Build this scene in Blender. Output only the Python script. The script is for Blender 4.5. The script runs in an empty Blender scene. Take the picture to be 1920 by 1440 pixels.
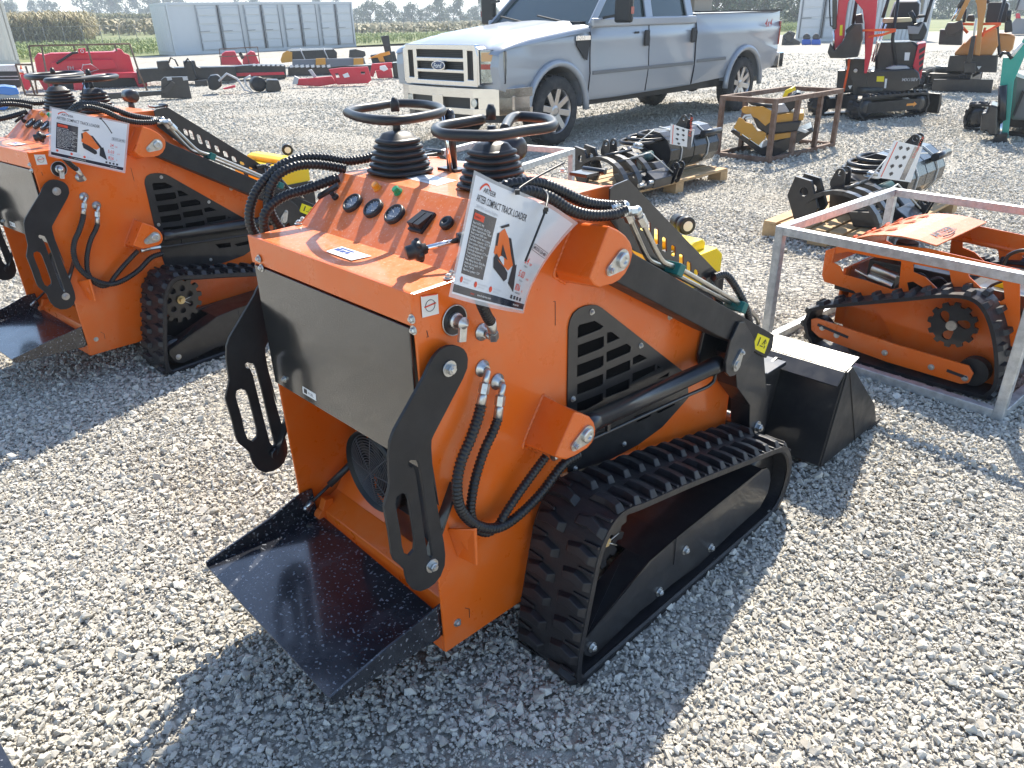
import bpy, bmesh, math, random
import numpy as np
from mathutils import Vector, Matrix, Euler
from mathutils.geometry import tessellate_polygon
R = math.radians
S = bpy.context.scene
col = S.collection
# ---------------------------------------------------------------- camera
F_PX, CAM_H, HZ, ROLL = 1400.0, 1.5, 31.0, R(-1.3)      # focal length in photo pixels (1920 wide), eye height, horizon row
PITCH = math.atan((720 - HZ) / F_PX)
cam = bpy.data.cameras.new('camera'); co = bpy.data.objects.new('camera', cam); col.objects.link(co)
_F = np.array([0, math.cos(PITCH), -math.sin(PITCH)]); _U0 = np.array([0, math.sin(PITCH), math.cos(PITCH)]); _R0 = np.array([1., 0, 0])
_R = _R0 * math.cos(ROLL) + _U0 * math.sin(ROLL); _U = _U0 * math.cos(ROLL) - _R0 * math.sin(ROLL)
_C = np.array([0, 0, CAM_H])
cm = Matrix(((_R[0], _U[0], -_F[0], 0), (_R[1], _U[1], -_F[1], 0), (_R[2], _U[2], -_F[2], CAM_H), (0, 0, 0, 1)))
co.matrix_world = cm
cam.sensor_width = 36; cam.lens = 36 * F_PX / 1920; cam.clip_start = 0.02; cam.clip_end = 6000
S.camera = co
# ---------------------------------------------------------------- sun and sky
SUN_AZ, SUN_EL = 17.4, 47.0            # degrees from +Y towards +X, elevation
w = bpy.data.worlds.new('World'); S.world = w; w.use_nodes = True
nt = w.node_tree; bg = nt.nodes['Background']
sky = nt.nodes.new('ShaderNodeTexSky'); sky.sky_type = 'NISHITA'; sky.sun_disc = False
sky.sun_elevation = R(SUN_EL); sky.sun_rotation = R(SUN_AZ); sky.altitude = 200; sky.dust_density = 0.6; sky.air_density = 1.0
nt.links.new(sky.outputs[0], bg.inputs[0]); bg.inputs[1].default_value = 0.13
sl = bpy.data.lights.new('sun', 'SUN'); sl.energy = 4.3; sl.angle = R(0.5); sl.color = (1, .92, .79)
so = bpy.data.objects.new('sun', sl); col.objects.link(so)
_az, _el = R(SUN_AZ), R(SUN_EL)
so.rotation_euler = Vector((math.sin(_az) * math.cos(_el), math.cos(_az) * math.cos(_el), math.sin(_el))).to_track_quat('Z', 'Y').to_euler()
S.view_settings.view_transform = 'Standard'; S.view_settings.look = 'None'; S.view_settings.exposure = 1.15; S.view_settings.gamma = 1
S.render.engine = 'CYCLES'
# ---------------------------------------------------------------- survey helpers: photo pixel -> real point on a known plane
def ray(u, v): return _F + _R * (u - 960) / F_PX + _U * (720 - v) / F_PX
def gz(u, v, z=0.):
    d = ray(u, v); return _C + d * ((z - CAM_H) / d[2])
class Frame:
    "a thing's own axes: x to its right, y ahead, z up; yaw clockwise from world +Y"
    def __init__(s, x, y, yaw):
        a = R(yaw); s.yaw = yaw; s.O = np.array([x, y, 0.]); s.fw = np.array([math.sin(a), math.cos(a), 0]); s.rt = np.array([math.cos(a), -math.sin(a), 0])
    def m(s, p): q = p - s.O; return Vector((q @ s.rt, q @ s.fw, q[2]))
    def x(s, u, v, c): d = ray(u, v); return s.m(_C + d * ((c - (_C - s.O) @ s.rt) / (d @ s.rt)))
    def y(s, u, v, c): d = ray(u, v); return s.m(_C + d * ((c - (_C - s.O) @ s.fw) / (d @ s.fw)))
    def z(s, u, v, c): return s.m(gz(u, v, c))
    def plane(s, u, v, p0, n):
        o = s.m(_C); d = ray(u, v); dl = Vector((d @ s.rt, d @ s.fw, d[2])); n = Vector(n)
        return o + dl * ((Vector(p0) - o).dot(n) / dl.dot(n))
    def xl(s, pts, c): return [tuple(s.x(u, v, c))[1:] for u, v in pts]        # side-plane outline (y,z)
# ---------------------------------------------------------------- mesh builder
def catmull(P, step):
    P = [Vector(p) for p in P]; Q = [P[0] * 2 - P[1]] + P + [P[-1] * 2 - P[-2]]; out = []
    for i in range(1, len(Q) - 2):
        a, b, c, d = Q[i - 1:i + 3]; n = max(1, int((c - b).length / step))
        for k in range(n):
            t = k / n
            out.append(.5 * ((2 * b) + (c - a) * t + (2 * a - 5 * b + 4 * c - d) * t * t + (3 * b - a - 3 * c + d) * t ** 3))
    out.append(P[-1]); return out
class MB:
    def __init__(s): s.v = []; s.f = []; s.sm = []
    def add(s, vs, fs, sm=False):
        o = len(s.v); s.v += [tuple(v) for v in vs]; s.f += [tuple(i + o for i in f) for f in fs]; s.sm += [sm] * len(fs); return s
    def box(s, c, d, rot=None):
        c = Vector(c); h = Vector(d) / 2; vs = []
        for sx in (-1, 1):
            for sy in (-1, 1):
                for sz in (-1, 1):
                    p = Vector((sx * h.x, sy * h.y, sz * h.z))
                    if rot is not None: p = rot @ p
                    vs.append(c + p)
        return s.add(vs, [(0, 1, 3, 2), (4, 6, 7, 5), (0, 4, 5, 1), (2, 3, 7, 6), (0, 2, 6, 4), (1, 5, 7, 3)])
    def bb(s, x0, x1, y0, y1, z0, z1): return s.box(((x0 + x1) / 2, (y0 + y1) / 2, (z0 + z1) / 2), (abs(x1 - x0), abs(y1 - y0), abs(z1 - z0)))
    def bar(s, p, q, w, h, up=(0, 0, 1)):
        p = Vector(p); q = Vector(q); d = q - p; L = d.length; d.normalize(); up = Vector(up)
        x = d.cross(up)
        if x.length < 1e-4: x = d.cross(Vector((0, 1, 0)))
        x.normalize(); z = x.cross(d)
        return s.box((p + q) / 2, (w, L, h), Matrix((x, d, z)).transposed())
    def cyl(s, p, q, r, r2=None, n=14, sm=True):
        return s.lathe([(0, r), ((Vector(q) - Vector(p)).length, r if r2 is None else r2)], p, Vector(q) - Vector(p), n, sm)
    def lathe(s, prof, p, ax, n=16, sm=True, caps=True):
        p = Vector(p); a = Vector(ax).normalized(); x = a.orthogonal().normalized(); y = a.cross(x); o = []
        for t, r in prof:
            for k in range(n):
                th = 2 * math.pi * k / n; o.append(p + a * t + (x * math.cos(th) + y * math.sin(th)) * r)
        m = len(prof); fs = []
        for i in range(m - 1):
            for k in range(n): fs.append((i * n + k, i * n + (k + 1) % n, (i + 1) * n + (k + 1) % n, (i + 1) * n + k))
        b = len(s.v); s.add(o, fs, sm)
        if caps: s.add([], [tuple(b - len(s.v) + k for k in range(n))[::-1], tuple(b - len(s.v) + (m - 1) * n + k for k in range(n))])
        return s
    def tube(s, path, r, n=8, closed=False, rf=None, caps=True, sm=True):
        P = [Vector(p) for p in path]; m = len(P); o = []; prev = None
        for i, p in enumerate(P):
            if closed: t = P[(i + 1) % m] - P[i - 1]
            else: t = P[min(i + 1, m - 1)] - P[max(i - 1, 0)]
            t.normalize()
            if prev is None: x = t.orthogonal().normalized()
            else: x = (prev - t * prev.dot(t)).normalized()
            prev = x; y = t.cross(x); rr = r if rf is None else rf(i) * r
            for k in range(n):
                th = 2 * math.pi * k / n; o.append(p + (x * math.cos(th) + y * math.sin(th)) * rr)
        fs = []
        for i in range(m if closed else m - 1):
            j = (i + 1) % m
            for k in range(n): fs.append((i * n + k, i * n + (k + 1) % n, j * n + (k + 1) % n, j * n + k))
        b = len(s.v); s.add(o, fs, sm)
        if caps and not closed: s.add([], [tuple(b - len(s.v) + k for k in range(n))[::-1], tuple(b - len(s.v) + (m - 1) * n + k for k in range(n))])
        return s
    def hose(s, path, r, pitch=.009, n=10):
        p = catmull(path, pitch / 4); return s.tube(p, r, n, rf=lambda i: (1, 1, .84, .84)[i % 4], sm=True)
    def rod(s, path, r, step=.012, n=8): return s.tube(catmull(path, step), r, n)
    def prism(s, poly, ax, a, b, holes=()):
        loops = [[Vector((p[0], p[1], 0)) for p in l] for l in [poly] + list(holes)]
        tris = tessellate_polygon(loops); fl = [p for l in loops for p in l]; n = len(fl)
        f3 = {'x': lambda p, c: (c, p.x, p.y), 'y': lambda p, c: (p.x, c, p.y), 'z': lambda p, c: (p.x, p.y, c)}[ax]
        vs = [f3(p, a) for p in fl] + [f3(p, b) for p in fl]
        fs = [tuple(t) for t in tris] + [tuple(i + n for i in t)[::-1] for t in tris]; o = 0
        for l in loops:
            m = len(l)
            for i in range(m): j = (i + 1) % m; fs.append((o + i, o + j, n + o + j, n + o + i))
            o += m
        return s.add(vs, fs)
    def loft(s, A, B, caps=True):
        n = len(A); fs = [(i, (i + 1) % n, n + (i + 1) % n, n + i) for i in range(n)]
        if caps:
            fs += [tuple(range(n))[::-1], tuple(range(n, 2 * n))]
        return s.add(list(A) + list(B), fs)
    def ball(s, c, r, n=12, sc=(1, 1, 1)):
        vs = []; fs = []; m = n // 2
        for i in range(m + 1):
            a = math.pi * i / m
            for k in range(n):
                b = 2 * math.pi * k / n
                vs.append(Vector(c) + Vector((math.sin(a) * math.cos(b) * sc[0], math.sin(a) * math.sin(b) * sc[1], math.cos(a) * sc[2])) * r)
        for i in range(m):
            for k in range(n): fs.append((i * n + k, i * n + (k + 1) % n, (i + 1) * n + (k + 1) % n, (i + 1) * n + k))
        return s.add(vs, fs, True)
    def wheelrim(s): return s
    def move(s, M):
        s.v = [tuple(M @ Vector(v)) for v in s.v]; return s
    def build(s, name, mat, parent=None, bevel=0, label=None, wn=True):
        me = bpy.data.meshes.new(name); me.from_pydata(s.v, [], s.f)
        me.polygons.foreach_set('use_smooth', s.sm); me.update()
        bm = bmesh.new(); bm.from_mesh(me); bmesh.ops.remove_doubles(bm, verts=bm.verts, dist=1e-6) if bevel else None
        bmesh.ops.recalc_face_normals(bm, faces=bm.faces); bm.to_mesh(me); bm.free()
        me.materials.append(mat); o = bpy.data.objects.new(name, me); col.objects.link(o)
        if parent is not None: o.parent = parent
        if bevel:
            b = o.modifiers.new('edge', 'BEVEL'); b.width = bevel; b.segments = 2; b.limit_method = 'ANGLE'; b.angle_limit = R(40); b.harden_normals = False
        if label: o['label'] = label
        return o
def tag(o, label=None, cat=None, group=None, kind=None):
    if label: o['label'] = label
    if cat: o['category'] = cat
    if group: o['group'] = group
    if kind: o['kind'] = kind
    return o
def thing(name, label, cat, fr, group=None, z=0.):
    o = bpy.data.objects.new(name, None); col.objects.link(o); o.empty_display_size = .2
    if isinstance(fr, Frame): o.location = (fr.O[0], fr.O[1], z); o.rotation_euler = (0, 0, -R(fr.yaw))
    else: o.location = (fr[0], fr[1], z)
    return tag(o, label, cat, group)
def copy_tree(o, parent=None):
    c = o.copy(); col.objects.link(c); c.parent = parent
    for ch in list(o.children): copy_tree(ch, c)
    return c
# ---------------------------------------------------------------- materials
def nodes(m):
    m.use_nodes = True; return m.node_tree, m.node_tree.nodes['Principled BSDF']
def pbr(name, c, rough=.5, metal=0., coat=0., spec=.5, var=0., vs=8., c2=None, dirt=0., dirtc=(.45, .42, .37), ds=6., bump=0., bs=40., rv=0., alpha=1, emit=0, trans=0, ior=1.45, speck=0.):
    m = bpy.data.materials.new(name); t, p = nodes(m); N = t.nodes.new; L = t.links.new
    p.inputs['Base Color'].default_value = (*c, 1); p.inputs['Roughness'].default_value = rough; p.inputs['Metallic'].default_value = metal
    p.inputs['Coat Weight'].default_value = coat; p.inputs['Coat Roughness'].default_value = .08; p.inputs['Specular IOR Level'].default_value = spec
    p.inputs['Alpha'].default_value = alpha; p.inputs['Transmission Weight'].default_value = trans; p.inputs['IOR'].default_value = ior
    tc = N('ShaderNodeTexCoord').outputs['Object']; out = None
    def noise(sc, det=4, ro=.6):
        n = N('ShaderNodeTexNoise'); n.inputs['Scale'].default_value = sc; n.inputs['Detail'].default_value = det; n.inputs['Roughness'].default_value = ro; L(tc, n.inputs['Vector']); return n.outputs['Fac']
    def ramp(src, a, b):
        r = N('ShaderNodeMapRange'); r.inputs['From Min'].default_value = a; r.inputs['From Max'].default_value = b; L(src, r.inputs['Value']); return r.outputs[0]
    def mix(fac, A, B):
        x = N('ShaderNodeMix'); x.data_type = 'RGBA'
        if hasattr(fac, 'links'): L(fac, x.inputs[0])
        else: x.inputs[0].default_value = fac
        for v, k in ((A, 6), (B, 7)):
            if hasattr(v, 'links'): L(v, x.inputs[k])
            else: x.inputs[k].default_value = (*v, 1)
        return x.outputs[2]
    cur = c
    if c2 is not None or var:
        if c2 is None: c2 = tuple(max(0, x * (1 - var)) for x in c)
        cur = mix(ramp(noise(vs), .35, .65), c, c2)
    if dirt:
        d = N('ShaderNodeMath'); d.operation = 'MULTIPLY'; L(ramp(noise(ds, 8, .7), .45, .8), d.inputs[0]); d.inputs[1].default_value = dirt
        cur = mix(d.outputs[0], cur, dirtc)
    if speck:
        d = N('ShaderNodeMath'); d.operation = 'MULTIPLY'; L(ramp(noise(speck, 2, .4), .63, .68), d.inputs[0]); d.inputs[1].default_value = .5
        cur = mix(d.outputs[0], cur, dirtc)
    if hasattr(cur, 'links'): L(cur, p.inputs['Base Color'])
    if rv:
        r = N('ShaderNodeMapRange'); r.inputs['To Min'].default_value = rough; r.inputs['To Max'].default_value = rough + rv; L(noise(ds * 1.7, 6, .65), r.inputs['Value'])
        r.inputs['From Min'].default_value = .35; r.inputs['From Max'].default_value = .7; L(r.outputs[0], p.inputs['Roughness'])
    if bump:
        b = N('ShaderNodeBump'); b.inputs['Strength'].default_value = bump; b.inputs['Distance'].default_value = .01; L(noise(bs, 3), b.inputs['Height']); L(b.outputs[0], p.inputs['Normal'])
    if emit: p.inputs['Emission Color'].default_value = (*c, 1); p.inputs['Emission Strength'].default_value = emit
    return m
ORG = pbr('orange_paint', (.74, .130, .007), .25, coat=.35, dirt=.22, dirtc=(.62, .36, .2), ds=7, bump=.05, bs=5, rv=.18)
DUST_GLARE = pbr('dusty_glare_orange_paint', (.72, .16, .03), .40, coat=.3, dirt=.35, dirtc=(.75, .42, .28), ds=30, bump=.03, bs=60, rv=.2, speck=160)  # real dust plus the pinkish wash of sun glare, painted into the colour
BLK = pbr('black_paint', (.012, .013, .016), .3, coat=.4, dirt=.05, ds=10, bump=.02, bs=12, rv=.15)
GLOSS = pbr('gloss_black_panel', (.016, .017, .018), .13, coat=.4, ior=1.75, bump=.05, bs=9, dirt=.05, ds=6, rv=.08)
TRAYM = pbr('dusty_black_tray', (.016, .018, .024), .16, coat=.45, ior=1.6, bump=.02, bs=10, dirt=.12, ds=9, rv=.10, speck=120, dirtc=(.4, .42, .45))
STEELB = pbr('dark_steel_plate', (.022, .022, .024), .36, spec=.4, var=.3, vs=10, dirt=.04, ds=7, rv=.2)
RUB = pbr('track_rubber', (.014, .014, .017), .36, dirt=.22, dirtc=(.09, .088, .085), ds=9, bump=.15, bs=60, rv=.25)
HOSE = pbr('hose_sleeve', (.014, .014, .016), .32, dirt=.1, dirtc=(.2, .19, .18), ds=30)
ZINC = pbr('zinc_plate', (.62, .63, .62), .28, metal=1, var=.25, vs=60, rv=.2, ds=40)
CHR = pbr('chrome', (.8, .8, .8), .08, metal=1)
STL = pbr('bright_steel', (.52, .5, .46), .3, metal=1, var=.2, vs=30)
GALV = pbr('galvanised_steel', (.62, .64, .65), .42, metal=.75, c2=(.45, .47, .48), vs=35, dirt=.15, ds=20, rv=.2)
PLAST = pbr('black_plastic', (.02, .021, .023), .4)
TEAL = pbr('teal_plastic', (.008, .13, .12), .4)
YEL = pbr('yellow_plastic', (.85, .62, .01), .35, dirt=.1, ds=12)
YSTK = pbr('yellow_sticker', (.8, .68, .01), .4)
WHITE = pbr('white_print', (.78, .78, .77), .45)
CREAM = pbr('sticker_paper', (.72, .72, .70), .4, dirt=.1, ds=30)
INK = pbr('black_ink', (.02, .022, .03), .4)
REDINK = pbr('red_ink', (.72, .07, .03), .4)
BLUEINK = pbr('blue_ink', (.03, .08, .3), .4)
GREYINK = pbr('grey_ink', (.45, .46, .48), .4)
GAUGE = pbr('gauge_face', (.10, .11, .13), .15, coat=1)
RUST = pbr('rusty_steel', (.19, .13, .10), .75, c2=(.12, .06, .035), vs=12, bump=.3, bs=50, dirt=.4, dirtc=(.33, .25, .2), ds=20)
WOOD = pbr('pallet_wood', (.52, .36, .19), .75, c2=(.42, .27, .13), vs=9, bump=.2, bs=30)
RED = pbr('red_paint', (.58, .014, .04), .32, coat=.3, dirt=.15, dirtc=(.5, .2, .2), ds=8, rv=.15)
MUST = pbr('mustard_paint', (.55, .27, .03), .4, coat=.2, dirt=.15, ds=9)
BROWNO = pbr('orange_brown_paint', (.50, .22, .05), .4, coat=.2, dirt=.15, ds=9)
TGRN = pbr('turquoise_paint', (.015, .30, .24), .35, coat=.2, dirt=.1, ds=9)
LAMPO = pbr('amber_lens', (.8, .28, .01), .3, coat=.5)
LAMPG = pbr('green_lens', (.01, .28, .1), .3, coat=.5)
STRAP = pbr('orange_strap', (.85, .12, .03), .7)
WSTRAP = pbr('white_strap', (.62, .63, .6), .5)
GLASS = pbr('dark_glass', (.02, .03, .035), .04, spec=.8, coat=1)
SKYGL = pbr('windshield_glass', (.03, .05, .05), .03, spec=.6, coat=.4)
# ================================================================ setting: gravel yard, field, trees
rng = np.random.default_rng(7)
def gravel_material(name, stone):
    m = bpy.data.materials.new(name); t, p = nodes(m); N = t.nodes.new; L = t.links.new
    g = N('ShaderNodeNewGeometry'); tc = N('ShaderNodeTexCoord')
    r = N('ShaderNodeValToRGB'); e = r.color_ramp.elements
    e[0].position = 0; e[0].color = (.40, .375, .325, 1); e[1].position = 1; e[1].color = (.72, .69, .61, 1)
    for q, c in ((.2, (.44, .415, .36)), (.55, (.53, .50, .435)), (.9, (.60, .57, .50))): x = e.new(q); x.color = (*c, 1)
    if stone: L(g.outputs['Random Per Island'], r.inputs[0])
    else:
        v = N('ShaderNodeTexVoronoi'); v.inputs['Scale'].default_value = 55; L(tc.outputs['Object'], v.inputs['Vector']); s = N('ShaderNodeSeparateColor'); L(v.outputs['Color'], s.inputs[0]); dk = N('ShaderNodeMath'); dk.operation = 'MULTIPLY'; L(s.outputs[0], dk.inputs[0]); dk.inputs[1].default_value = .62; L(dk.outputs[0], r.inputs[0])
    def noise(sc, a, b, det=5):
        n = N('ShaderNodeTexNoise'); n.inputs['Scale'].default_value = sc; n.inputs['Detail'].default_value = det; L(tc.outputs['Object'], n.inputs['Vector']); q = N('ShaderNodeMapRange'); q.inputs['From Min'].default_value = a; q.inputs['From Max'].default_value = b; L(n.outputs['Fac'], q.inputs['Value']); return q.outputs[0]
    def mix(f, A, B):
        x = N('ShaderNodeMix'); x.data_type = 'RGBA'; L(f, x.inputs[0]); L(A, x.inputs[6]); x.inputs[7].default_value = (*((B[0] * .72, B[1] * .72, B[2] * .72) if not stone else B), 1); return x.outputs[2]
    f = N('ShaderNodeMath'); f.operation = 'MULTIPLY'; L(noise(1.1, .54, .72), f.inputs[0]); f.inputs[1].default_value = .35 if stone else .5
    c = mix(f.outputs[0], r.outputs[0], (.46, .38, .27)); f2 = N('ShaderNodeMath'); f2.operation = 'MULTIPLY'; L(noise(90, .5, .8), f2.inputs[0]); f2.inputs[1].default_value = .3
    c = mix(f2.outputs[0], c, (.62, .60, .555)); L(c, p.inputs['Base Color']); p.inputs['Roughness'].default_value = .85; p.inputs['Specular IOR Level'].default_value = .25
    if stone:
        b = N('ShaderNodeBump'); b.inputs['Strength'].default_value = .5; b.inputs['Distance'].default_value = .002; n = N('ShaderNodeTexNoise'); n.inputs['Scale'].default_value = 220; L(tc.outputs['Object'], n.inputs['Vector']); L(n.outputs['Fac'], b.inputs['Height']); L(b.outputs[0], p.inputs['Normal'])
    else:
        v2 = N('ShaderNodeTexVoronoi'); v2.inputs['Scale'].default_value = 30; L(tc.outputs['Object'], v2.inputs['Vector'])
        w_ = N('ShaderNodeTexNoise'); w_.inputs['Scale'].default_value = 2.2; w_.inputs['Detail'].default_value = 9; w_.inputs['Roughness'].default_value = .75; L(tc.outputs['Object'], w_.inputs['Vector'])
        a = N('ShaderNodeMath'); a.operation = 'MULTIPLY_ADD'; L(v2.outputs['Distance'], a.inputs[0]); a.inputs[1].default_value = -.7; L(w_.outputs['Fac'], a.inputs[2])
        b = N('ShaderNodeBump'); b.inputs['Strength'].default_value = 1.0; b.inputs['Distance'].default_value = .05; L(a.outputs[0], b.inputs['Height']); L(b.outputs[0], p.inputs['Normal'])
    return m
GR = gravel_material('crushed_limestone', True); GG = gravel_material('gravel_ground', False)
gm = MB(); gm.bb(-900, 900, -30, 62, -.4, -.006); o = gm.build('gravel_yard', GG); tag(o, kind='structure')
# tyre ruts: long low ridges in the middle distance
def ridge(Y): return 0
# loose stones, every one a small angular solid, in one sheet of stone
def stones():
    protos = []
    for k in range(16):
        n = 13; q = rng.normal(size=(n, 3)); q /= np.linalg.norm(q, axis=1)[:, None]; q *= rng.uniform(.8, 1.1, (n, 1)); q *= np.array([1, rng.uniform(.62, .95), rng.uniform(.45, .75)])
        bm = bmesh.new(); [bm.verts.new(p) for p in q]; r = bmesh.ops.convex_hull(bm, input=bm.verts)
        bmesh.ops.delete(bm, geom=[g for g in r.get('geom_interior', []) if isinstance(g, bmesh.types.BMVert)], context='VERTS')
        bmesh.ops.triangulate(bm, faces=bm.faces); bm.verts.index_update(); bm.normal_update()
        protos.append((np.array([v.co[:] for v in bm.verts], np.float32), np.array([[v.index for v in f.verts] for f in bm.faces], np.int32))); bm.free()
    zones = [(.45, 2.2, 8200, .0072, 1.0), (2.2, 4.2, 5200, .0077, .9), (4.2, 7.5, 2600, .0088, .7), (7.5, 12, 1000, .0110, .5), (12, 17, 420, .014, .35), (17, 23, 150, .015, .3), (23, 31, 50, .016, .3), (.45, 3.2, 7500, .0045, 1.0)]
    V = []; F = []; off = 0
    for (y0, y1, dens, rad, fl) in zones:
        k0 = .74; ex_ = .8 if y0 < 4 and rad > .005 else .35; a0 = y0 * k0 + ex_; a1 = y1 * k0 + ex_; area = (a0 + a1) * (y1 - y0); n = int(area * dens)
        y = np.sqrt(rng.uniform(0, 1, n) * (y1 ** 2 - y0 ** 2) + y0 ** 2); x = rng.uniform(-1, 1, n) * (y * k0 + ex_)
        s = rad * np.exp(rng.normal(0, .42, n)); s = np.clip(s, rad * .4, rad * 3.0)
        patch = np.sin(x * 1.7 + 1.3 * np.sin(y * 1.1)) * np.sin(y * 1.3 + x * .6 + 1); s *= np.where(patch > .55, .62, 1.0)
        und = .006 * np.sin(x * 3.1 + y * 1.7) + .005 * np.sin(y * 4.3 - x * 2)
        z = und * .5 + .002 + .014 * np.clip(np.sin((x * .75 - y * .65) * 9 + .6 * np.sin(y * 1.3)), 0, 1) * np.clip((x - .6) * .8, 0, 1) * np.clip((y - 3) * .6, 0, 1) + rng.uniform(-.3, .35, n) * s * fl
        ids = rng.integers(0, len(protos), n)
        for k, (pv, pf) in enumerate(protos):
            I = np.where(ids == k)[0]; m = len(I)
            if not m: continue
            yaw = rng.uniform(0, 2 * np.pi, m); tx = rng.normal(0, .45, m); ty = rng.normal(0, .45, m)
            cy, sy, cx, sx_, cz, sz = np.cos(ty), np.sin(ty), np.cos(tx), np.sin(tx), np.cos(yaw), np.sin(yaw)
            Rm = np.empty((m, 3, 3), np.float32)
            Rm[:, 0, 0] = cz * cy; Rm[:, 0, 1] = cz * sy * sx_ - sz * cx; Rm[:, 0, 2] = cz * sy * cx + sz * sx_
            Rm[:, 1, 0] = sz * cy; Rm[:, 1, 1] = sz * sy * sx_ + cz * cx; Rm[:, 1, 2] = sz * sy * cx - cz * sx_
            Rm[:, 2, 0] = -sy; Rm[:, 2, 1] = cy * sx_; Rm[:, 2, 2] = cy * cx
            P = np.einsum('mij,vj->mvi', Rm, pv) * s[I][:, None, None] + np.stack([x[I], y[I], z[I]], 1)[:, None, :]
            V.append(P.reshape(-1, 3).astype(np.float32)); F.append((pf[None] + (np.arange(m) * len(pv))[:, None, None] + off).reshape(-1, 3).astype(np.int32)); off += m * len(pv)
    V = np.concatenate(V); F = np.concatenate(F)
    me = bpy.data.meshes.new('loose_gravel'); me.vertices.add(len(V)); me.vertices.foreach_set('co', V.ravel()); nf = len(F)
    me.loops.add(nf * 3); me.loops.foreach_set('vertex_index', F.ravel()); me.polygons.add(nf); me.polygons.foreach_set('loop_start', np.arange(nf, dtype=np.int32) * 3); me.polygons.foreach_set('loop_total', np.full(nf, 3, np.int32))
    me.polygons.foreach_set('use_smooth', np.zeros(nf, bool)); me.update(calc_edges=True); me.materials.append(GR); o = bpy.data.objects.new('loose_gravel', me); col.objects.link(o); tag(o, 'pale grey crushed limestone gravel covering the yard', 'gravel', kind='stuff')
    print('stones tris', nf)
stones()
# ---- grass, field and its rise
GRASS = pbr('grass', (.10, .14, .04), .9, c2=(.20, .21, .08), vs=.35, dirt=.4, dirtc=(.30, .27, .13), ds=.2, bump=.6, bs=6); FIELD = pbr('ripening_crop', (.20, .17, .07), .95, c2=(.13, .14, .05), vs=.5, bump=.8, bs=3)
def rise(x, y):
    k = min(1.35, max(0, (-x / max(y, 1) - .17) / .41)); return max(0, (y - 70)) / 190 * 4.2 * k if y < 330 else max(0, 260) / 190 * 4.2 * k
def sheet(name, mat, xs, ys, zf, **kw):
    V = [(x, y, zf(x, y)) for y in ys for x in xs]; n = len(xs); F = [(j * n + i, j * n + i + 1, (j + 1) * n + i + 1, (j + 1) * n + i) for j in range(len(ys) - 1) for i in range(n - 1)]
    m = MB(); m.add(V, F, True); o = m.build(name, mat); tag(o, **kw); return o
sheet('grass_field', GRASS, [x * 1.0 for x in np.linspace(-900, 900, 121)], list(np.linspace(56, 100, 12)) + list(np.linspace(120, 400, 30)) + [700, 1500, 3000], lambda x, y: rise(x, y) - .004 if y > 57 else -.006, kind='structure')
# grass strip nearer, on the left, up to the yard edge
m = MB(); e = [gz(30, 118), gz(190, 109), gz(400, 100), gz(760, 81), gz(900, 74)]
m.add([(-90, 40, -.005), *[(p[0], p[1], -.005) for p in e], (3, 58, -.005), (-90, 58, -.005)], [tuple(range(len(e) + 3))]); tag(m.build('grass_verge', GRASS), kind='structure')
def blades(name, pts, h, wd, nl, mats, label, cat, seed=1):
    rg = random.Random(seed); m = MB()
    for (x, y, z) in pts:
        H = h * rg.uniform(.8, 1.12)
        for k in range(nl):
            a = rg.uniform(0, 6.28); b = rg.uniform(.15, .95) * H; L = rg.uniform(.3, .5) * h; c, s = math.cos(a), math.sin(a); w2 = wd * rg.uniform(.6, 1.2)
            m.add([(x + s * w2, y - c * w2, z + b), (x - s * w2, y + c * w2, z + b), (x + c * L * .6 - s * w2 * .8, y + s * L * .6 + c * w2 * .8, z + b + L * .55), (x + c * L * .6 + s * w2 * .8, y + s * L * .6 - c * w2 * .8, z + b + L * .55)], [(0, 1, 2, 3)])
            m.add([(x + c * L * .6 + s * w2 * .8, y + s * L * .6 - c * w2 * .8, z + b + L * .55), (x + c * L * .6 - s * w2 * .8, y + s * L * .6 + c * w2 * .8, z + b + L * .55), (x + c * L * 1.1, y + s * L * 1.1, z + b + L * .2)], [(0, 1, 2)])
        a = rg.uniform(0, 3.14); c, s = math.cos(a) * wd * .5, math.sin(a) * wd * .5; m.add([(x - c, y - s, z), (x + c, y + s, z), (x + c * .5, y + s * .5, z + H), (x - c * .5, y - s * .5, z + H)], [(0, 1, 2, 3)])
    o = m.build(name, mats); tag(o, label, cat, kind='stuff'); return o
def stalkmat(name, ca, cb, cc):
    m = bpy.data.materials.new(name); t, p = nodes(m); g = t.nodes.new('ShaderNodeNewGeometry'); r = t.nodes.new('ShaderNodeValToRGB'); e = r.color_ramp.elements
    e[0].color = (*ca, 1); e[1].color = (*cc, 1); x = e.new(.55); x.color = (*cb, 1); t.links.new(g.outputs['Random Per Island'], r.inputs[0]); t.links.new(r.outputs[0], p.inputs['Base Color']); p.inputs['Roughness'].default_value = .7; return m
CORN = stalkmat('corn_leaf', (.10, .10, .04), (.36, .29, .13), (.66, .56, .33)); CORN2 = stalkmat('green_corn_leaf', (.06, .09, .03), (.15, .17, .055), (.32, .27, .12))
rg = random.Random(4)
fx = lambda u, v: gz(u, v)
A = fx(-120, 90); B = fx(170, 84); pts = []
for row in range(9):
    for k in range(210):
        t = k / 210; x = A[0] + (B[0] - A[0]) * t; y = A[1] + (B[1] - A[1]) * t + row * .76; x += -row * .3 + rg.gauss(0, .08); pts.append((x, y + rg.gauss(0, .06), rise(x, y)))
blades('corn_rows', pts, 2.15, .05, 9, CORN, 'tall drying corn rows at the edge of the field behind the red machine', 'corn', 3)
A = fx(165, 70); B = fx(560, 58); pts = []
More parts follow.
